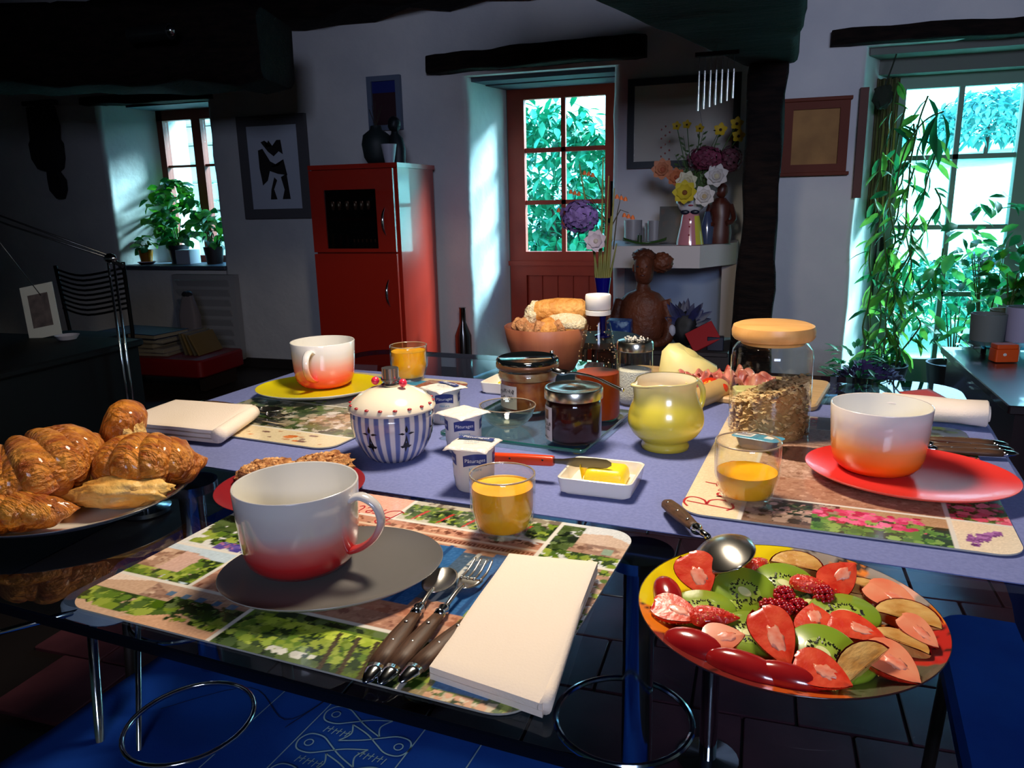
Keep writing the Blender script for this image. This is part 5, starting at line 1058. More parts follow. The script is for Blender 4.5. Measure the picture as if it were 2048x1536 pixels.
def addr(m, pts, w_=.0022, sm=True):
    q = ribbon([(p.x, p.y) for p in spline([(a, b, 0) for a, b in pts], 6)] if sm else pts, w_, fz); m.add(q.v, q.f)
def rot2(x, y, ox, oy): return (ox + x * cs - y * sn, oy + x * sn + y * cs)
for off in (-.168, -.092, .050, .128): addr(ln, [(off - .004 * t_, t_) for t_ in (-.30, 0, .325)], .0016, False)
for k in range(-4, 6):
    y0 = .295 - k * .057
    for sg, hx, hy in ((1, -.070, y0), (-1, .030, y0 - .024)):
        if not -.30 < hy < .325: continue
        body = [(.072, .015), (.045, .006), (.024, -.006), (.006, -.0155), (-.012, -.014), (-.019, 0), (-.012, .014), (.006, .0155), (.024, .006), (.045, -.006), (.072, -.017)]
        addr(ln, [(hx + sg * x, hy + y) for x, y in body], .0019)
        addr(ln, [(hx + sg * .072, hy + .015), (hx + sg * .064, hy - .001), (hx + sg * .072, hy - .017)], .0019)
        addr(ln, [(hx - sg * .004 + .0055 * math.cos(a), hy + .0055 * math.sin(a)) for a in np.linspace(0, 2 * PI, 9)], .0015)
        for j in range(6):
            x = hx + sg * (.0 + j * .0062); y = hy - .029 + .002 * (j % 2); addr(ln, [(x, y - .005), (x + .0015, y + .006)], .0013, False)
            if j % 2: addr(ln, [(x - .006, y), (x + .004, y + .0015)], .0012, False)
addr(dk, [(-.30, .22), (-.22, .30), (-.13, .262), (-.105, .315), (-.12, .25)], .0013); addr(dk, [(.1, .05), (.2, .18), (.3, .1), (.2, -.02)], .0016)
put('fish_drawing', ln, WAX, fc, smooth=0, fix=False, kind='stuff'); put('dark_drawing', dk, DKL, fc, smooth=0, fix=False, kind='stuff')
cc_ = thing('tubular_chair', 'chrome tube chair frame low at the lower left under the glass', 'chair', T(-.80, .52, 0), TA)
put('leg', MB().tube([(-.03, .02, 0), (-.01, .06, .62)], .006, 10), CHROME, cc_, smooth=180)
put('leg', MB().tube([(.075, -.04, 0.0), (.03, .1, .66)], .0035, 10), CHROME, cc_, smooth=180)
put('arm', MB().tube([(-.155, -.03, .56), (-.125, .02, .585), (-.01, .06, .62)], .004, 10).ball((-.157, -.032, .558), .008), CHROME, cc_, smooth=180)
put('seat_loop', MB().tube([(.13 + .07 * math.cos(a), .06 + .075 * math.sin(a), .50) for a in np.linspace(0, 2 * PI, 41)[:-1]], .0032, 8, True), CHROME, cc_, smooth=180)
put('seat', MB().slab(.10, .14, .02, .03, .004, cx=-.02, cy=.12, z=.60), M('black_slat'), cc_)

# ================================================================== RED CABINET
cab = thing('cabinet', 'tall red cabinet with a glazed upper door', 'cabinet', (-2.165, 3.91, 0))
CR = M('red_lacquer', (170, 36, 20), .32, coat=.5)
put('body', MB().bx(-.265, .265, .02, .50, .0, 1.30).bx(-.275, .275, .0, .505, 1.275, 1.30), CR, cab, smooth=0)
df = MB().bx(-.262, .252, -.018, .0, .0, .815).bx(-.262, -.175, -.018, .0, .825, 1.27).bx(.145, .252, -.018, .0, .825, 1.27).bx(-.175, .145, -.018, .0, 1.175, 1.27).bx(-.175, .145, -.018, .0, .825, .845).bx(-.175, .145, -.014, .0, .985, 1.0)
put('door', MB().bx(-.262, .252, -.018, .0, .02, .815), CR, cab, smooth=0)
ud = put('door', MB().bx(-.262, -.175, -.018, .0, .825, 1.27).bx(.145, .252, -.018, .0, .825, 1.27).bx(-.175, .145, -.018, .0, 1.165, 1.27).bx(-.175, .145, -.018, .0, .825, .845), CR, cab, smooth=0)
put('window', MB().bx(-.175, .145, -.010, -.006, .845, 1.165), G('cabinet_glass', (150, 130, 120)), ud, smooth=0)
put('dark_interior', MB().bx(-.175, .145, .0, .018, .845, 1.165), M('cabinet_dark', (24, 12, 10), .7), cab, smooth=0)
put('shelf', MB().bx(-.175, .145, -.004, .018, 1.0, 1.012), CR, cab, smooth=0)
for z0_ in (.99, .60):
    hp = spline([(.195, -.018, z0_ - .075), (.195, -.045, z0_ - .04), (.195, -.052, z0_), (.195, -.045, z0_ + .04), (.195, -.018, z0_ + .075)], 5)
    put('handle', MB().tube([(p.x, p.y, p.z) for p in hp], [.003 + .005 * math.sin(PI * i / (len(hp) - 1)) for i in range(len(hp))], 10), CHROME, cab, smooth=180)
for i, (x, z) in enumerate([(-.13, 1.022), (-.09, 1.022), (-.04, 1.022), (.01, 1.022), (.05, 1.022), (.09, 1.022)]):
    tag(put('wine_glass', MB().lathe([(.018, 0), (.003, .003), (.003, .03), (.016, .045), (.019, .07), (.017, .09)], 16, cap0=False, cap1=False), M('glass_rim'), loc=(-2.165 + x, 3.918, z - .009), smooth=180), ('leftmost', 'second from left', 'third from left', 'third from right', 'second from right', 'rightmost')[i] + ' drinking glass on the upper shelf behind the cabinet window', 'glass', 'glasses in the cabinet')
for i, (x, cl, nm) in enumerate([(-.15, (190, 176, 120), 'pale yellow'), (-.10, (150, 20, 14), 'red'), (-.06, (130, 16, 12), 'dark red')]):
    tag(put('bottle', MB().lathe([(.013, 0), (.013, .07), (.005, .09), (.005, .12)], 16), M('bottle_' + nm.replace(' ', '_'), cl, .2, coat=.5), loc=(-2.165 + x, 3.917, .846), smooth=60), nm + ' bottle on the lower shelf behind the cabinet window', 'bottle')
for i in range(6): tag(put('tumbler', MB().lathe([(.012, 0), (.014, .05)], 14, cap1=False), M('glass_rim'), loc=(-2.165 - .01 + i * .026, 3.917, .846), smooth=60), ('leftmost', 'second from left', 'third from left', 'third from right', 'second from right', 'rightmost')[i] + ' small tumbler on the lower cabinet shelf', 'glass', 'tumblers in the cabinet')
st1 = thing('dark_vase', 'dark bulky vase with dried twigs on top of the red cabinet', 'vase', (-2.10, 4.10, 1.30))
put('body', MB().lathe([(.05, 0), (.075, .04), (.085, .11), (.075, .16), (.035, .19), (.03, .21)], 32), M('dark_green_clay', (22, 34, 36), .6), st1, smooth=60)
for k in range(5): put('twig', MB().tube([(0, 0, .2), (.02 * (k - 2), .01, .30 + .02 * (k % 3))], .002, 5), M('dry_twig', (50, 40, 30), .9), st1)
bs = thing('bust', 'small dark head sculpture on the red cabinet', 'sculpture', (-1.995, 4.12, 1.30))
put('body', MB().lathe([(.055, 0), (.06, .08), (.045, .14), (.022, .165), (.02, .18)], 24, sy=.7).lump((0, 0, .215), (.036, .04, .045), .1, 2, 3, 3), M('dark_bronze', (20, 26, 34), .5, .3), bs, smooth=60)
tag(put('white_pot', MB().lathe([(1e-5, .001), (.025, 0), (.043, .10), (.040, .10), (.023, .006), (1e-5, .006)], 32, cap0=False, cap1=False), M('dull_white_glaze', (176, 176, 190), .5), loc=(-1.97, 3.985, 1.30)), 'small white tapered pot on the red cabinet', 'pot')
dbt = thing('dark_bottle', 'dark bottle standing beside the red cabinet', 'bottle', (-1.70, 4.30, 0)); put('body', MB().lathe([(.05, 0), (.05, .30), (.02, .38), (.018, .46), (.022, .47)], 24), M('dark_wine_glass', (20, 12, 12), .2, coat=.6), dbt, smooth=50)

# ================================================================== PICTURES
def frame(name, label, x0, x1, z0_, z1, fw_, fmat, imat, y=4.5, dpt=.03, matw=0, cat='picture'):
    t_ = thing(name, label, cat, ((x0 + x1) / 2, y - .004, (z0_ + z1) / 2)); w2, h2 = (x1 - x0) / 2, (z1 - z0_) / 2
    put('frame', MB().bx(-w2, -w2 + fw_, -dpt, 0, -h2, h2).bx(w2 - fw_, w2, -dpt, 0, -h2, h2).bx(-w2 + fw_, w2 - fw_, -dpt, 0, h2 - fw_, h2).bx(-w2 + fw_, w2 - fw_, -dpt, 0, -h2, -h2 + fw_), fmat, t_, smooth=0)
    put('picture_sheet', MB().bx(-w2 + fw_, w2 - fw_, -dpt * .5, -.004, -h2 + fw_, h2 - fw_), imat, t_, smooth=0); return t_
p1 = frame('framed_picture', 'framed black and white abstract print left of the red cabinet', -3.29, -2.785, 1.005, 1.650, .062, M('taupe_frame', (82, 80, 84), .6), M('print_paper', (186, 192, 206), .5))
ab = MB()
for S in ([(-.09, .16), (-.06, .17), (-.055, .13), (-.03, .17), (.0, .13), (.03, .17), (.06, .17), (.07, .08), (.04, .10), (.0, .07), (-.04, .10)], [(-.115, .11), (-.08, .12), (-.03, .04), (.03, .01), (.07, .05), (.09, -.05), (.02, -.04), (-.04, -.02), (-.06, -.08), (-.10, -.11), (-.115, .0)], [(.04, -.06), (.085, -.04), (.10, -.20), (.04, -.20), (.06, -.14)], [(-.05, -.20), (-.04, -.14), (-.01, -.06), (.01, -.08), (-.02, -.14), (-.0, -.20)]):
    n = len(S); cx = sum(a for a, b in S) / n; cz = sum(b for a, b in S) / n; ab.add([(cx, -.0165, cz)] + [(a, -.0165, b) for a, b in S], [(0, i + 1, (i + 1) % n + 1) for i in range(n)])
put('printed_shapes', ab, M('print_black', (22, 18, 20), .6), p1, smooth=0, fix=False)
p2 = frame('framed_picture', 'small blue and dark red picture above the red cabinet', -2.335, -2.115, 1.520, 1.832, .030, M('bluish_frame', (92, 104, 126), .6), M('dark_red_paint', (52, 22, 32), .5))
put('blue_band', MB().bx(-.08, .08, -.0165, -.015, .06, .126), M('blue_paint', (18, 34, 110), .5), p2, smooth=0)
mr = frame('mirror', 'wide black framed mirror over the white mantel', -.747, -.150, 1.245, 1.715, .036, M('black_frame', (14, 22, 32), .4), M('silvered_glass', (196, 186, 172), .3, .0, coat=.4), cat='mirror')
p4 = frame('framed_picture', 'small brown framed parchment right of the oak post', .070, .388, 1.190, 1.556, .046, M('brown_frame', (104, 44, 24), .6, spec=.2), M('parchment', (176, 128, 72), .8, col2=(150, 106, 60), scale=8))
put('cornice', MB().slab(.335, .045, .018, .003, .002, cy=-.02, z=.175), M('brown_frame'), p4); put('bottom_rail', MB().slab(.345, .045, .018, .003, .002, cy=-.02, z=-.195), M('brown_frame'), p4)
orn = thing('wall_hanging', 'dark carved wall hanging at the far left', 'ornament', (-4.89, 4.49, 1.5))
OW = M('dark_ornament', (24, 20, 30), .8, bump=.4, bscale=30)
put('shelf', MB().slab(.28, .06, .03, .01, .004, cy=-.03, z=.31), OW, orn)
put('mask', MB().loft([[(x * a + o_, -.03 + y, z) for x, y, _ in rrect(1, .05, .02, 3)] for z, a, o_ in ((-.33, .03, .06), (-.27, .12, .05), (-.20, .13, .05), (-.14, .08, .03), (-.12, .20, .01), (-.05, .27, 0), (.05, .28, 0), (.08, .24, 0), (.17, .25, .01), (.30, .22, 0))]), OW, orn, smooth=60)

# ================================================================== MANTEL AND WHAT IS ON IT
WM = M('mantel_plaster', (206, 198, 196), .8, bump=.15, bscale=12)
mt = thing('mantel', 'white plaster mantel shelf with a cut corner and side cheek', 'mantel', (-.5, 4.2, 0))
def mp(z): return [(-.33, .30, z), (-.245, -.25, z), (.205, -.25, z), (.37, .02, z), (.37, .30, z)]
put('shelf', MB().loft([mp(.740), mp(.850)]), WM, mt, smooth=0)
put('cheek', MB().bx(.30, .372, .02, .30, 0, .738), WM, mt, smooth=0)
put('back_panel', MB().bx(-.245, .30, .22, .295, 0, .738), M('blue_grey_panel', (150, 166, 190), .25, coat=.3), mt, smooth=0)
fv = thing('face_vase', 'pink and yellow vase shaped like a face, full of flowers', 'vase', (-.352, 4.03, .852))
put('dress', MB().lathe([(1e-5, 0), (.068, 0), (.066, .02), (.050, .10), (.042, .152), (.044, .156)], 40, cap0=False), M('pink_glaze', (200, 130, 140), .15, coat=.6), fv, smooth=60)
put('yellow_panel', MB().grid(lambda a, b: ((.0695 - .0275 * b) * math.cos(-1.05 + .95 * a), (.0695 - .0275 * b) * math.sin(-1.05 + .95 * a), .002 + .148 * b), 8, 8), M('yellow_panel', (206, 196, 60), .2, coat=.5), fv, smooth=180, fix=False)
put('head', MB().lathe([(.036, .156), (.058, .175), (.072, .205), (.076, .235), (.070, .255), (.066, .252)], 40, sy=.8, cap1=False), M('face_white_glaze', (206, 204, 210), .15, coat=.5), fv, smooth=60)
put('bow_tie', MB().ball((-.024, -.042, .160), (.022, .008, .011)).ball((.024, -.042, .160), (.022, .008, .011)), M('navy_bow', (14, 18, 40), .4), fv)
put('lips', MB().ball((.004, -.060, .193), (.013, .005, .004)), M('red_lips', (150, 40, 60), .3), fv)
for sx in (-.028, .032): put('eye', MB().ball((sx, -.062, .222), (.010, .004, .006)), M('eye_paint', (40, 40, 60), .3), fv)
put('buttons', MB().ball((0, -.062, .05), .004).ball((0, -.052, .09), .004).ball((0, -.046, .125), .004), M('dark_red_glaze'), fv)
def flower(nm, label, p, r, petals, col, cc_, face=(0, -1, .2), stem_to=None, rows=1, cup_=.2, group=None, wid=.8):
    t_ = thing(nm, label, 'flower', p, group=group); r = r * 1.25; f = Vector(face).normalized(); a = f.orthogonal().normalized(); b = f.cross(a)
    pm_ = M('petal_%d_%d_%d' % col, col, .6, sub=.0)
    for q in range(rows):
        pt = MB()
        for k in range(petals):
            an = 2 * PI * (k + q * .5) / petals; d_ = a * math.cos(an) + b * math.sin(an); pt.leaf(d_ * r * .1, d_ + f * (cup_ + q * .4), f, r * (1 - .22 * q), r * wid * (1 - .2 * q), -.25, .1)
        put('petals', pt, pm_, t_, smooth=180, fix=False)
    put('centre', MB().ball(tuple(f * r * .12), r * .22, 8, 6), M('centre_%d_%d' % cc_[:2], cc_, .8), t_)
    if stem_to: s_ = Vector(stem_to) - Vector(p); put('stem', MB().tube([tuple(-f * .004), tuple(s_ * .5 + Vector((.005, .004, 0))), tuple(s_)], .0022, 6), M('stem_green', (60, 88, 34), .7), t_)
    return t_
VB = (-.352, 4.03, 1.06)
def vp(px, py, dy=0): # picture-wall placement around the vase: x, z measured on the mantel plane
    return (-.352 + (px - 1378) * .00262, 4.0 + dy, 1.423 - (py - 250) * .00245)
flower('white_rose', 'white rose at the right of the mantel bouquet, largest', vp(1425, 350, -.04), .045, 7, (206, 200, 196), (190, 180, 150), stem_to=VB, rows=3)
flower('white_rose', 'creamy white rose in the middle of the bouquet', vp(1372, 360, -.05), .042, 7, (214, 208, 180), (190, 180, 140), stem_to=VB, rows=3)
flower('white_rose', 'white rose low at the right over the vase rim', vp(1405, 388, -.07), .042, 7, (216, 210, 206), (180, 160, 120), stem_to=VB, rows=3)
flower('yellow_flower', 'yellow flower with brown eye on the vase rim', vp(1370, 380, -.08), .046, 8, (206, 186, 50), (120, 70, 30), stem_to=VB, rows=2)
flower('peach_rose', 'peach rose at the left of the bouquet', vp(1326, 334, -.03), .042, 8, (206, 134, 96), (170, 90, 60), stem_to=VB, rows=3)
flower('peach_rose', 'orange peach rose right beside the peach one', vp(1352, 350, -.04), .036, 8, (190, 110, 70), (150, 70, 40), stem_to=VB, rows=2)
for i, (a, b, lb) in enumerate(((1350, 252, 'first yellow pansy on tall stems above the bouquet'), (1368, 250, 'second yellow pansy above the bouquet'), (1391, 258, 'yellow pansy over the middle of the bouquet'), (1428, 262, 'larger yellow pansy at the right of the top'), (1456, 252, 'yellow pansy nearest the oak post'), (1460, 275, 'lower yellow pansy near the oak post'))):
    flower('pansy', lb, vp(a, b, .01 * i - .03), .018 if i < 3 else .026, 5, (206, 170, 30), (60, 34, 20), stem_to=VB)
def puff(nm, lb, p, r, col, n, pl, sd, cat='flower'):
    rd = random.Random(sd); t_ = thing(nm, lb, cat, p); m = MB()
    for k in range(n):
        zz = 1 - 2 * (k + .5) / n; a = k * 2.39996; q = math.sqrt(1 - zz * zz); d_ = Vector((q * math.cos(a), q * math.sin(a), zz))
        c = Vector((d_.x * r[0], d_.y * r[1], d_.z * r[2])) * rd.uniform(.8, 1.1); x = d_.orthogonal().normalized(); y = d_.cross(x)
        for j in range(4):
            e = x * math.cos(j * PI / 2 + k) + y * math.sin(j * PI / 2 + k); m.leaf(c, e + d_ * .3, d_, pl, pl * .8, .1)
    put('florets', m, M('floret_%d_%d_%d' % col, col, .7, col2=tuple(min(255, int(c * 1.3)) for c in col), scale=30), t_, kind='stuff', smooth=180, fix=False)
    return t_
puff('burgundy_flower', 'wide burgundy flower head in the mantel bouquet', vp(1405, 315, -.02), (.085, .05, .050), (96, 34, 54), 110, .018, 1)
puff('burgundy_flower', 'darker burgundy flower spray beside the post', vp(1448, 318, .0), (.05, .04, .055), (84, 42, 52), 60, .018, 2)
gl = thing('grass_stems', 'tall green stalks and buds rising out of the mantel bouquet', 'stalks', VB); rd = random.Random(4)
for k in range(16):
    e = (rd.uniform(-.16, .17), rd.uniform(-.04, .05), rd.uniform(.14, .37)); put('stalk', MB().tube([(0, 0, 0), (e[0] * .5, e[1] * .5, e[2] * .6), e], [.003, .0022, .001], 5), M('stem_green'), gl)
    lm = MB()
    for j in range(6): lm.leaf((e[0] * (.5 + j * .09), e[1], e[2] * (.5 + j * .09)), (rd.uniform(-1, 1), rd.uniform(-1, 0), rd.uniform(0, 1)), (0, -1, 0), .03, .010)
    put('leaf', lm, M('bouquet_green', (66, 92, 40), .6), gl, smooth=180, fix=False)
for k in range(14): put('red_bud', MB().ball((-.13 + .04 * (k % 3) * .5 - .02, -.03, .18 + k * .014), .005, 6, 4), M('red_bud', (130, 50, 40), .6), gl)
tag(put('leaf_dish', MB().sheet(lambda a, b: ((a - .5) * .22, (b - .5) * .10 * math.sin(PI * (.08 + .84 * a)), .022 * (2 * a - 1) ** 2 + .012 * (2 * b - 1) ** 2 + .004), 16, 8, .004), M('green_glass_leaf', (48, 84, 30), .2, coat=.6), loc=(-.575, 4.0, .852), smooth=180), 'green leaf shaped dish on the left of the mantel', 'dish')
cdl = thing('candle', 'short dark candle stub standing in the green dish', 'candle', (-.60, 4.0, .862)); put('wax', MB().lathe([(.012, 0), (.012, .04)], 14), M('dark_green_wax', (40, 60, 34), .5), cdl); put('wick', MB().tube([(0, 0, .04), (0, 0, .05)], .001, 5), M('black_iron'), cdl)
for i, (x, y, hh, r, lb) in enumerate(((-.665, 4.2, .12, .045, 'tall pale frosted cup on the left of the mantel'), (-.60, 4.32, .10, .02, 'slim glass candle holder on the mantel'), (-.555, 4.22, .115, .034, 'pale frosted cup beside the dark picture'))):
    tag(put('frosted_cup', MB().lathe([(1e-5, 0), (r, 0), (r * 1.05, hh), (r * .95, hh), (r * .9, .01), (1e-5, .01)], 28, cap0=False, cap1=False), M('frosted_white', (160, 158, 166), .4, trans=.3), loc=(x, y, .851)), lb, 'cup')
pf = thing('photo_frame', 'dark leaning picture with an orange glow on the mantel', 'picture', (-.465, 4.16, .852), rot=(R(-10), 0, 0)); put('frame', MB().bx(-.06, .06, 0, .01, 0, .19), M('black_frame'), pf, smooth=0); put('picture_sheet', MB().bx(-.052, .052, -.002, 0, .008, .18), M('night_photo', (20, 30, 40), .3, col2=(150, 74, 30), scale=5, lo=.5, hi=.8), pf, smooth=0)
fg = thing('figurine', 'reddish brown carved wooden figurine at the right of the mantel', 'figurine', (-.215, 4.13, .852))
put('body', MB().loft([circ(.055, 20, 0, sy=.7), circ(.06, 20, .05, sy=.7), circ(.045, 20, .13, .005, sy=.7), circ(.055, 20, .19, .0, sy=.7), circ(.024, 20, .225, sy=.8)]).lump((.004, -.004, .262), (.030, .030, .040), .08, 2, 3, 3), M('dark_red_wood', (78, 34, 24), .4), fg, smooth=60)
put('arm', MB().tube(spline([(-.05, 0, .19), (-.065, -.02, .12), (-.03, -.045, .09)], 4), .013, 8), M('dark_red_wood'), fg); put('arm', MB().tube(spline([(.05, 0, .19), (.07, -.02, .12), (.035, -.045, .10)], 4), .013, 8), M('dark_red_wood'), fg)
bb = thing('figurine', 'bluish glass bottle figure in front of the wooden figurine', 'figurine', (-.275, 4.10, .852)); put('body', MB().lathe([(.03, 0), (.034, .08), (.02, .13), (.012, .16)], 20), M('blue_grey_glass', (60, 70, 100), .2, coat=.5), bb, smooth=60)
# wooden bust below the mantel, on a low chest
ch = thing('low_chest', 'low dark chest below the mantel', 'chest', (-.42, 3.62, 0)); put('body', MB().bx(-.28, .30, -.18, .2, 0, .40), M('chest_wood', (34, 24, 24), .6), ch, smooth=0); put('lid', MB().slab(.60, .40, .02, .01, .003, z=.40, cy=.01), M('chest_wood'), ch)
SW = M('statue_wood', (112, 58, 34), .5, col2=(76, 38, 24), scale=8, bump=.4, bscale=40, spec=.3)
bst = thing('wooden_bust', 'carved brown wooden bust with bare shoulders below the mantel', 'sculpture', (-.520, 3.60, .42))
sec = [(.095, .07, 0), (.10, .072, .05), (.112, .074, .10), (.115, .07, .16), (.108, .062, .20), (.075, .05, .235), (.036, .036, .25), (.030, .032, .275), (.032, .034, .29)]
put('torso', MB().loft([[(x * a, y * a * (b / a), z) for x, y, _ in circ(1, 28)] for a, b, z in sec]), SW, bst, smooth=180)
put('head', MB().loft([[(.004 + x * a, -.006 + y * b, z) for x, y, _ in circ(1, 24)] for a, b, z in ((.020, .022, .275), (.034, .036, .290), (.042, .048, .315), (.045, .052, .345), (.046, .054, .375), (.040, .048, .40), (.024, .03, .418), (.002, .002, .424))]).lump((.002, -.058, .345), (.008, .012, .014), .05, 2, 1, 2), SW, bst, smooth=180)
put('hair_bun', MB().lump((.080, .03, .375), (.050, .04, .046), .22, 3, 4, 4).lump((0, .01, .405), (.052, .055, .034), .18, 5, 9, 4), SW, bst, smooth=60)
for sx in (-1, 1): put('eye', MB().ball((sx * .018, -.052, .362), (.008, .004, .004)), M('dark_bronze'), bst)
put('lips', MB().ball((.003, -.054, .322), (.012, .005, .005)), M('dark_red_wood'), bst)
for sx in (-1, 1): put('ear', MB().ball((sx * .046, -.002, .350), (.006, .012, .018)), SW, bst)
for sx in (-1, 1): put('arm', MB().tube(spline([(sx * .10, 0, .205), (sx * .122, -.01, .12), (sx * .118, -.03, .03), (sx * .06, -.075, .01)], 5), [.030] * 6 + [.026] * 5 + [.022] * 5, 14), SW, bst, smooth=180)
tin = thing('blue_tin', 'blue patterned tin standing in front of the wooden bust', 'tin', (-.60, 3.44, .42)); put('body', MB().slab(.11, .08, .135, .012, .004), M('blue_patterned_tin', (24, 60, 130), .35, col2=(150, 180, 206), scale=28, lo=.5, hi=.62), tin)
kt = thing('cat_ornament', 'black and blue pointed ornament beside the bust', 'ornament', (-.325, 3.60, .42))
put('body', MB().lump((0, 0, .075), (.06, .045, .085), .2, 2, 3, 3), M('black_feather', (12, 12, 18), .6), kt, smooth=60)
pk = MB(); rd = random.Random(3)
for k in range(26):
    a = rd.uniform(0, PI); pk.leaf((.02 * math.cos(a), -.02, .10), (math.cos(a), rd.uniform(-.5, .3), math.sin(a) * 1.1), (0, -1, 0), rd.uniform(.07, .125), .034, .15)
put('feathers', pk, M('blue_black_feather', (16, 16, 34), .5, col2=(34, 38, 90), scale=16), kt, smooth=180, fix=False, kind='stuff')
put('mask', MB().ball((-.055, -.035, .07), (.018, .012, .028)), M('dull_white_glaze'), kt)
tag(put('red_booklet', MB().slab(.13, .10, .012, .004, .002), M('red_cover', (160, 24, 34), .45), loc=(-.235, 3.50, .475), rot=(R(55), R(-28), R(10))), 'red booklet leaning at the right of the black ornament', 'booklet')
tag(put('dark_box', MB().slab(.07, .05, .06, .004, .002), M('dark_blue_box', (24, 26, 48), .5), loc=(-.18, 3.50, .42)), 'small dark box under the red booklet', 'box')
# wind chime on the beam
wc = thing('wind_chime', 'wind chime of seven metal tubes hanging from the beam', 'chime', (-.20, 3.2, 1.62))
put('top_bar', MB().bx(-.08, .08, -.012, .012, -.02, -.005), DARKWOOD, wc)
for k in range(7):
    x = -.064 + k * .0212; zb = -.214 + k * .0062 + (.0 if k < 6 else .002); put('chime_tube', MB().tube([(x, 0, zb), (x, 0, -.07)], .0042, 12), STEEL, wc, smooth=60); put('cord', MB().tube([(x, 0, -.07), (x, 0, -.015)], .0009, 5), M('cord', (60, 60, 66), .9), wc)
put('hanging_cord', MB().tube([(0, 0, -.006), (0, 0, .035)], .0015, 6), M('cord'), wc)
put('striker_cord', MB().tube([(-.058, 0, -.21), (-.045, 0, -.27)], .0008, 5), M('cord'), wc)

# ================================================================== BLUE VASE WITH TALL FLOWERS
stl = thing('side_stool', 'slim dark stool behind the table carrying the blue vase', 'stool', (-.516, 2.62, 0)); put('seat', MB().lathe([(.13, .60), (.13, .62)], 32), M('bench_wood'), stl)
for k in range(3): put('leg', MB().tube([(.09 * math.cos(k * 2.09), .09 * math.sin(k * 2.09), .6), (.12 * math.cos(k * 2.09), .12 * math.sin(k * 2.09), 0)], .01, 8), M('bench_wood'), stl)
bv = thing('blue_vase', 'cobalt blue conical glass vase behind the bread bowl', 'vase', (-.516, 2.62, .621))
put('glass_body', MB().lathe([(.028, 0), (.028, .006), (.008, .012), (.011, .06), (.018, .13), (.029, .205), (.0265, .205), (.016, .13), (.008, .06), (1e-5, .05)], 32, cap1=False), M('cobalt_glass', (14, 10, 120), .08, coat=.8, trans=.3), bv, smooth=60)
fs = thing('tall_stems', 'bundle of tall pale green stems in the cobalt vase', 'stalks', (-.516, 2.62, .70)); rd = random.Random(12)
for k in range(9):
    dx = (k - 4) * .006; t_ = (.28, .5, .30, .52, .26, .46, .33, .42, .24)[k]
    put('stem', MB().tube([(dx * .3, 0, 0), (dx * 1.1, .0, .14), (dx * 1.6 + (-.05 if k == 1 else .01), -.01, t_)], [.0045, .0042, .002], 7), M('pale_stem', (128, 120, 50), .6, col2=(90, 96, 44), scale=14), fs)
for (a, b) in (((.02, 0, .30), (-.10, .01, .42)), ((.02, 0, .30), (-.14, 0, .36)), ((.035, 0, .22), (.06, 0, .40)), ((.01, 0, .36), (-.05, 0, .48)), ((.03, 0, .3), (.085, .0, .34))):
    put('branch', MB().tube([a, ((a[0] + b[0]) / 2, 0, (a[2] + b[2]) / 2 + .03), b], [.0024, .0018, .0010], 6), M('dark_twig', (54, 46, 26), .8), fs)
    for j in range(3):
        put('orange_bell', MB().lathe([(.002, 0), (.006, -.006), (.007, -.014)], 8, b[0] + (j - 1) * .012, b[1]), M('orange_bell', (196, 90, 34), .6), fs) if False else None
        q = MB().lathe([(.002, .0), (.006, -.006), (.0075, -.014)], 8, b[0] + (j - 1) * .014, b[1]); q.v = [(x, y, z + b[2] - .004 * j) for x, y, z in q.v]; put('orange_bell', q, M('orange_bell', (190, 96, 44), .6), fs)
puff('hydrangea', 'purple hydrangea head in front of the red door', (-.588, 2.58, 1.03), (.060, .045, .048), (96, 76, 130), 95, .017, 5)
flower('white_flower', 'single white bloom low on the tall stems', (-.530, 2.57, .950), .030, 7, (196, 184, 196), (170, 160, 150), rows=2)

# ================================================================== LEFT WINDOW SILL PLANTS
LEAFG = M('basil_leaf', (30, 120, 36), .4, col2=(96, 170, 40), scale=14, thru=.4)
lm_ = [MB().leaf((0, 0, 0), (1, 0, .1), (0, 0, 1), .088, .060, .25).mesh('leaf', LEAFG, 180), MB().leaf((0, 0, 0), (1, 0, .0), (0, 0, 1), .07, .048, .35).mesh('leaf', M('dark_leaf', (14, 84, 36), .4, col2=(34, 120, 50), scale=10, thru=.35), 180)]
def potplant(label, p, r, n, pot, sd, cz=0.0, lm=None, sc_=1.0):
    rd = random.Random(sd); t_ = thing('potted_plant', label, 'plant', p); pr_, ph, pm_, py_ = pot
    put('pot', MB().lathe([(1e-5, 0), (pr_ * .75, 0), (pr_, ph), (pr_ * .92, ph), (pr_ * .86, ph * .85), (1e-5, ph * .85)], 28, cap0=False, cap1=False), pm_, t_)
    for k in range(5): put('stem', MB().tube([(rd.uniform(-.01, .01), 0, ph * .8), (rd.uniform(-.5, .5) * r[0], rd.uniform(-.5, .5) * r[1], ph + cz + r[2] * .9)], [.005, .002], 6), M('stem_green'), t_)
    for k in range(n):
        zz = rd.uniform(-.9, 1); a = rd.uniform(0, 2 * PI); q = math.sqrt(1 - zz * zz) * rd.uniform(.4, 1) ** .5
        c = (r[0] * q * math.cos(a), r[1] * q * math.sin(a), ph + cz + r[2] * (1 + zz)); o = put('leaf', (lm or lm_)[rd.randrange(len(lm or lm_))], None, t_, loc=c, rot=(rd.uniform(-.9, .9), rd.uniform(-.3, .9), rd.uniform(0, 2 * PI))); s_ = rd.uniform(.7, 1.25) * sc_; o.scale = (s_, s_, s_)
    return t_
potplant('big leafy green plant in a dark pot on the left window sill', (-4.06, 4.70, .692), (.22, .12, .23), 230, (.075, .13, M('dark_pot', (34, 40, 52), .5), 0), 21, .0)
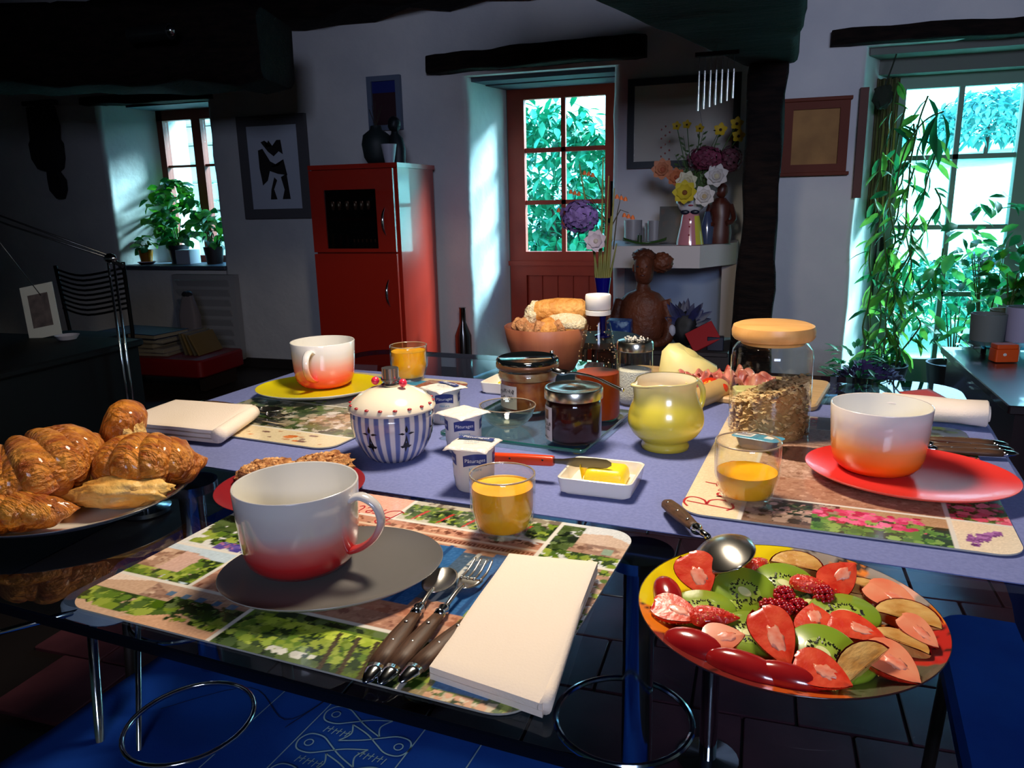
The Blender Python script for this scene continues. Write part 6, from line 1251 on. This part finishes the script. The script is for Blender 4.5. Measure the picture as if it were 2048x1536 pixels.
yp = potplant('small plant in an amber pot on the left end of the sill', (-4.27, 4.60, .712), (.06, .05, .05), 14, (.052, .085, M('amber_pot', (176, 110, 20), .25, coat=.4), 0), 22)
tag(put('saucer_dish', MB().lathe([(1e-5, 0), (.045, 0), (.065, .018), (.062, .019), (.043, .004), (1e-5, .004)], 32, cap0=False, cap1=False), M('maroon_dish', (70, 36, 50), .35), loc=(-4.27, 4.60, .693)), 'maroon dish under the amber pot', 'dish')
tag(put('white_planter', MB().slab(.12, .12, .10, .006, .002), M('white_planter', (170, 176, 190), .5), loc=(-3.95, 4.66, .693)), 'white square planter at the middle of the sill', 'planter')
potplant('dark leafed plant in a brown pot at the right end of the sill', (-3.74, 4.68, .692), (.09, .08, .13), 50, (.07, .12, M('brown_pot', (50, 34, 30), .6), 0), 23)

# ================================================================== LEFT CORNER: RADIATOR, BOOKS, CHAIR, CABINET
rad = thing('radiator', 'white louvred radiator cover below the left window', 'radiator', (-3.655, 4.46, 0)); RW_ = M('radiator_white', (150, 150, 154), .6)
put('frame', MB().bx(-.27, .245, -.02, .03, .05, .635), RW_, rad, smooth=0)
for k in range(8): put('louvre', MB().box((-.012, -.026, .10 + k * .068), (.43, .010, .060), (R(30), 0, 0)), RW_, rad)
rb_ = thing('red_bench', 'low red padded bench under the pile of books', 'bench', (-3.55, 3.92, 0)); put('cushion', MB().slab(.80, .42, .11, .03, .01, z=.09), M('red_vinyl', (130, 14, 20), .45), rb_)
for sx in (-1, 1): put('foot', MB().bx(sx * .35 - .02, sx * .35 + .02, -.15, .15, 0, .09), M('bench_wood'), rb_)
bkc = [((150, 140, 130), 'greyish white'), ((120, 108, 90), 'tan'), ((160, 150, 140), 'pale'), ((16, 26, 60), 'dark blue'), ((90, 84, 60), 'olive'), ((130, 120, 112), 'grey')]
zb = .201
for i, (dx, w_, h_, ci) in enumerate([(0, .40, .022, 0), (.02, .38, .026, 2), (-.03, .36, .03, 1), (.0, .40, .028, 5), (-.02, .42, .03, 3)]):
    t_ = thing('book', f'{bkc[ci][1]} book in the flat pile on the red bench, ' + ('lowest', 'second from below', 'third from below', 'second from the top', 'top one')[i], 'book', (-3.70 + dx, 3.90, zb), R(random.uniform(-9, 9)), 'books piled on the red bench')
    put('cover', MB().slab(w_ * 1.2, .27, .004, .003, .001).slab(w_ * 1.2, .27, .004, .003, .001, z=h_ - .004), M('cover_' + bkc[ci][1].replace(' ', '_'), bkc[ci][0], .5), t_); put('pages', MB().slab(w_ * 1.2 - .012, .258, h_ - .008, .002, .0005, z=.004), M('paper_block', (150, 140, 120), .8), t_); zb += h_ + .001
for i in range(4):
    t_ = thing('magazine', 'magazine leaning at the right of the pile on the red bench, ' + ('nearest the pile', 'second', 'third', 'outermost')[i], 'magazine', (-3.36 + i * .033, 3.95, .201 + .002), rot=(0, R(-14 - 4 * i), R(4)), group='magazines on the red bench')
    put('sheets', MB().slab(.012, .24, .14, .002, .001), M('magazine_%d' % (i % 2), ((96, 84, 60), (120, 96, 50))[i % 2], .5), t_)
bg_ = thing('paper_bag', 'pale crumpled paper bag with dark top behind the books', 'bag', (-3.56, 4.15, .2)); put('body', MB().loft([[(x, y * .5, 0) for x, y, _ in rrect(.12, .14, .02, 3)], [(x + .004 * nz((x * 40, y * 40, 1)), y * .5, .2) for x, y, _ in rrect(.13, .14, .02, 3)], [(x * .6, y * .3, .33) for x, y, _ in rrect(.12, .1, .02, 3)]]), M('bag_paper', (120, 112, 116), .8), bg_); put('contents', MB().lump((0, 0, .34), (.035, .03, .02), .3, 2, 3, 3), M('dark_ornament'), bg_)
# black slatted chair behind the cabinet
bc = thing('slatted_chair', 'black chair with a curved slatted back at the left', 'chair', (-3.40, 3.25, 0)); BS = M('matt_black', (8, 8, 10), .7, spec=.2)
for k in range(9):
    z = .56 + k * .026; put('slat', MB().tube(spline([(-.22, .0, z + .01), (0, -.05, z - .015), (.22, .0, z + .02)], 5), .006, 8), BS, bc, smooth=180)
put('back_frame', MB().tube([(-.23, .0, .80), (-.22, .02, .45), (-.2, -.02, 0)], .010, 8).tube([(.23, .0, .82), (.21, .02, .45), (.19, -.02, 0)], .010, 8), BS, bc, smooth=180)
put('seat', MB().slab(.44, .40, .03, .04, .006, cy=-.2, z=.42), BS, bc)
for sx in (-1, 1): put('leg', MB().tube([(sx * .18, -.36, .42), (sx * .2, -.38, 0)], .010, 8), BS, bc, smooth=180)
# large black chest of drawers in the left foreground
bk = thing('black_chest', 'large black piece of furniture in the dark at the left', 'chest', (-2.80, 1.90, 0)); BKM = M('black_lacquer', (6, 6, 8), .6, spec=.2)
put('body', MB().bx(-.70, .64, -.60, .33, 0, .600), BKM, bk, smooth=0); put('top', MB().slab(1.37, .96, .025, .02, .006, cx=-.025, cy=-.13, z=.601), BKM, bk)
put('label_plate', MB().bx(.641, .643, -.30, -.18, .30, .36), M('dull_green_plate', (24, 44, 40), .5), bk, smooth=0)
po = thing('postcard', 'pale standing postcard with a dark grey picture on the black chest', 'card', (-2.545, 2.19, .628), rot=(R(-14), R(-10), R(20))); put('card', MB().bx(-.062, .062, -.0015, .0015, 0, .20), M('card_white', (190, 194, 190), .6), po, smooth=0); put('printed_picture', MB().bx(-.038, .038, -.0025, -.0016, .04, .165), M('card_picture', (70, 64, 66), .6, col2=(100, 90, 90), scale=30), po, smooth=0)
gd = thing('small_dish', 'small shiny dish beside the postcard', 'dish', (-2.42, 2.17, .628)); put('dish', MB().lathe([(1e-5, 0), (.03, 0), (.042, .016), (.040, .016), (.028, .004), (1e-5, .004)], 28, cap0=False, cap1=False), M('dull_white_glaze'), gd)
# balanced lamp with chrome rods and long arms
lp2 = thing('rod_lamp', 'floor lamp of thin chrome rods with a long slanting arm', 'lamp', (-2.13, 2.13, 0))
put('base', MB().lathe([(.09, 0), (.09, .015), (.02, .03)], 32, .0, .0), CHROME, lp2)
for dx in (-.012, .012): put('rod', MB().tube([(dx, 0, .02), (dx, 0, .92)], .0042, 10), CHROME, lp2, smooth=180)
put('joint', MB().ball((0, 0, .925), (.026, .014, .018)), CHROME, lp2)
for dz in (0, .022): put('arm', MB().tube([(0, 0, .925 + dz * .4), (-.36, -.05, 1.04 + dz), (-.95, -.15, 1.26 + dz)], .0035, 8), M('dark_steel', (90, 92, 96), .3, .9), lp2, smooth=180)
put('stay', MB().tube([(-.62, -.1, 1.30), (-.28, -.05, .80)], .0016, 6), M('dark_steel'), lp2, smooth=180)
put('counterweight', MB().tube([(0, 0, .92), (.05, .0, .90)], .008, 8), M('dark_steel'), lp2)
put('shade', MB().lathe([(.03, 0), (.07, -.05), (.068, -.05), (.028, -.002)], 24, -.95, -.35).v and MB().ball((-.97, -.15, 1.26), (.05, .04, .03)), M('dark_steel'), lp2)
ob = thing('ceiling_spot', 'small dark ceiling spotlight with a glint under the left beam', 'lamp', (-2.70, 3.10, 1.86)); put('housing', MB().tube([(-.10, 0, 0), (.12, 0, 0)], .035, 16), M('dark_steel'), ob, smooth=50); put('lens', MB().ball((.13, -.01, 0), .024), CHROME, ob)

# ================================================================== GARDEN DOOR: VINE, CURTAIN, POTS, DESK
vn = thing('climbing_plant', 'tall climbing plant trailing down the left side of the garden door', 'plant', (.62, 4.42, 0))
VG = M('vine_leaf', (56, 140, 56), .4, col2=(130, 176, 70), scale=9, thru=.5); VG2 = M('vine_leaf_dark', (20, 96, 60), .4, col2=(50, 134, 76), scale=9, thru=.45)
vm = [MB().leaf((0, 0, 0), (1, 0, 0), (0, 0, 1), .12, .042, .22).mesh('leaf', VG, 180), MB().leaf((0, 0, 0), (1, 0, 0), (0, 0, 1), .10, .034, .3).mesh('leaf', VG2, 180)]
put('pot', MB().lathe([(1e-5, 0), (.10, 0), (.14, .20), (.13, .20), (.12, .18), (1e-5, .18)], 32, cap0=False, cap1=False), M('dark_pot'), vn)
rd = random.Random(31); cnt = 0
for s_ in range(9):
    pts = []; x = rd.uniform(-.06, .10); top = (1.62, 1.55, 1.42, 1.5, 1.2, 1.35, .95, 1.1, .8)[s_]
    for k in range(14):
        z = .16 + (top - .16) * k / 13; x += rd.uniform(-.028, .030) + (.012 if k > 8 else 0) - (.012 if x > .22 else 0); pts.append((x, rd.uniform(-.05, .06) + .08, z))
    put('stem', MB().tube([tuple(p) for p in spline(pts, 3)], .0045, 6), M('stem_green'), vn, smooth=180)
    for k in range(1, 14):
        for q in range(2 if k % 2 else 3):
            if cnt > 284: break
            p = pts[k]; o = put('leaf', vm[rd.random() < .5], None, vn, loc=(p[0], p[1], p[2] + rd.uniform(-.03, .03)), rot=(rd.uniform(-.8, .8), rd.uniform(.1, 1.3), rd.choice((rd.uniform(-.8, .8), rd.uniform(2.4, 3.9))))); g = rd.uniform(.65, 1.25); o.scale = (g, g, g); cnt += 1
put('stem', MB().tube(spline([(.0, 0, 1.1), (.03, -.02, 1.3), (.10, -.03, 1.42), (.18, -.03, 1.46)], 5), .004, 6), M('stem_green'), vn, smooth=180)
for p, r_, g in (((.16, -.05, 1.46), (.3, .9, -2.6), 2.2), ((.17, -.05, 1.45), (-.4, 1.15, -.3), 1.9), ((.15, -.05, 1.44), (.6, 1.2, -2.2), 2.0), ((.12, -.05, 1.38), (.3, 1.0, -2.9), 1.7), ((.14, -.05, 1.36), (-.3, 1.1, .2), 1.6), ((.17, -.05, 1.46), (0, -1.0, .2), .7), ((-.10, -.10, .80), (0, .2, 2.9), 1.1)):
    o = put('leaf', vm[1], None, vn, loc=p, rot=r_); o.scale = (g, g, g)
# foliage low in front of the door
LV = M('bay_leaf', (56, 150, 84), .4, col2=(110, 180, 80), scale=8, thru=.5); bm_ = [MB().leaf((0, 0, 0), (1, 0, 0), (0, 0, 1), .10, .045, .2).mesh('leaf', LV, 180), MB().leaf((0, 0, 0), (1, 0, 0), (0, 0, 1), .085, .04, .3).mesh('leaf', VG2, 180)]
potplant('bushy green plant on the floor in front of the garden door', (.98, 4.52, 0), (.22, .10, .28), 110, (.12, .2, M('dark_pot'), 0), 41, .05, bm_)
potplant('upright green plant in the middle of the garden door', (1.05, 4.25, .12), (.20, .10, .26), 80, (.10, .2, M('dark_pot'), 0), 42, .22, bm_)
potplant('dark green plant with round leaves at the right edge', (1.05, 3.90, .46), (.13, .10, .12), 60, (.075, .11, M('olive_planter', (96, 104, 84), .6), 0), 43, .05, lm_)
bpurp = thing('purple_plant', 'dark purple mound of foliage at the foot of the garden door', 'plant', (.50, 3.88, 0)); put('pot', MB().lathe([(.10, 0), (.13, .18)], 28), M('dark_pot'), bpurp)
pm2_ = MB(); rd = random.Random(8)
for k in range(420):
    a = rd.uniform(0, 2 * PI); z = rd.uniform(0, 1); q = math.sqrt(max(0, 1 - z * z)); pm2_.leaf((.15 * q * math.cos(a), .12 * q * math.sin(a), .17 + .12 * z), (q * math.cos(a), q * math.sin(a), z + rd.uniform(-.5, .5)), (0, 0, 1), .035, .026, .2)
put('foliage', pm2_, M('purple_foliage', (52, 38, 86), .7, col2=(84, 66, 120), scale=12), bpurp, kind='stuff', smooth=180, fix=False)
lf2 = MB()
for k in range(110):
    a = rd.uniform(0, 2 * PI); q = rd.uniform(.5, 1); lf2.leaf((-.06 + .12 * q * math.cos(a), .1 * q * math.sin(a), .2 + rd.uniform(0, .18)), (math.cos(a), math.sin(a), rd.uniform(-.4, 1)), (0, 0, 1), .06, .022, .2)
put('green_fringe', lf2, VG2, bpurp, kind='stuff', smooth=180, fix=False)
ct = thing('curtain', 'khaki drawn back curtain at the left of the garden door', 'curtain', (.56, 4.74, 0))
put('cloth', MB().sheet(lambda a, b: (-.045 + .13 * a, .02 * math.sin(a * PI * 9), .95 + .72 * b), 60, 6, .004), M('khaki_curtain', (120, 112, 76), .9), ct, smooth=180)
tag(put('wooden_board', MB().bx(.428, .468, 4.455, 4.497, 1.06, 1.60), M('red_brown_board', (92, 52, 42), .7), smooth=0), 'narrow brown board on the arris left of the garden door', 'board')
tag(put('dried_bunch', MB().lump((0, 0, 0), (.045, .03, .06), .4, 3, 3, 3).tube([(0, 0, .04), (.03, 0, .14), (.045, 0, .2)], .004, 5), M('dried_leaves', (30, 40, 26), .9), loc=(.545, 4.55, 1.56), smooth=60), 'dark dried bunch hanging in the corner over the curtain', 'bunch')
dk_ = thing('desk', 'dark desk with a glossy top at the right edge of the view', 'desk', (1.12, 3.15, 0)); DKM = M('dark_desk_wood', (22, 14, 20), .3, coat=.5)
put('top', MB().slab(.95, 1.0, .028, .008, .003, cx=.10, cy=.0, z=.412), DKM, dk_); put('side_panel', MB().bx(-.35, -.32, -.48, .48, 0, .412), DKM, dk_, smooth=0); put('side_panel', MB().bx(.52, .55, -.48, .48, 0, .412), DKM, dk_, smooth=0); put('front_panel', MB().bx(-.32, .52, -.46, -.43, 0.0, .412), DKM, dk_, smooth=0)
put('raised_shelf', MB().slab(.80, .30, .012, .004, .002, cx=.10, cy=.45, z=.47), G('desk_glass', (120, 150, 160)), dk_)
for sx in (-.25, .45): put('shelf_support', MB().bx(sx - .01, sx + .01, .35, .55, .441, .469), DKM, dk_, smooth=0)
orb = thing('orange_box', 'small orange box on the dark desk', 'box', (.905, 3.36, .4425), R(14)); put('body', MB().slab(.085, .055, .05, .006, .002), M('orange_box', (206, 76, 20), .4), orb); put('lid', MB().slab(.08, .052, .018, .006, .002, z=.0505), M('orange_box'), orb); put('black_side', MB().bx(.0428, .0445, -.024, .024, .004, .06), M('black_slat'), orb, smooth=0); put('round_mark', MB().ball((-.01, -.0275, .03), (.007, .001, .006)), M('black_slat'), orb)
tag(put('plant_pot', MB().lathe([(1e-5, 0), (.062, 0), (.066, .11), (.060, .11), (.056, .015), (1e-5, .015)], 4 * 8, cap0=False, cap1=False), M('grey_planter', (96, 104, 104), .7), loc=(.90, 3.60, .4825)), 'grey ribbed pot behind the orange box', 'pot')
wp = thing('white_pot', 'white cylindrical pot of grey soil at the right edge', 'pot', (1.02, 3.60, .4825)); put('pot', MB().lathe([(1e-5, 0), (.055, 0), (.062, .14), (.056, .14), (.052, .12), (1e-5, .12)], 32, cap0=False, cap1=False), M('lilac_white', (150, 146, 176), .5), wp); put('soil', MB().lump((0, 0, .135), (.054, .054, .012), .3, 3, 3, 3), M('grey_soil', (90, 92, 100), .9), wp, smooth=60)
dl2 = thing('desk_lamp', 'desk lamp with a purple white shade cut by the right edge', 'lamp', (1.06, 3.30, .441)); put('base', MB().lathe([(.06, 0), (.06, .01), (.01, .016)], 28), CHROME, dl2); put('pole', MB().tube([(0, 0, .01), (0, .0, .36)], .005, 8), CHROME, dl2)
put('shade', MB().lathe([(.11, .355), (.10, .375), (.06, .405), (.015, .42), (1e-5, .42)], 36, cap0=False, cap1=False), M('lilac_shade', (120, 96, 150), .25, coat=.6), dl2, smooth=60)
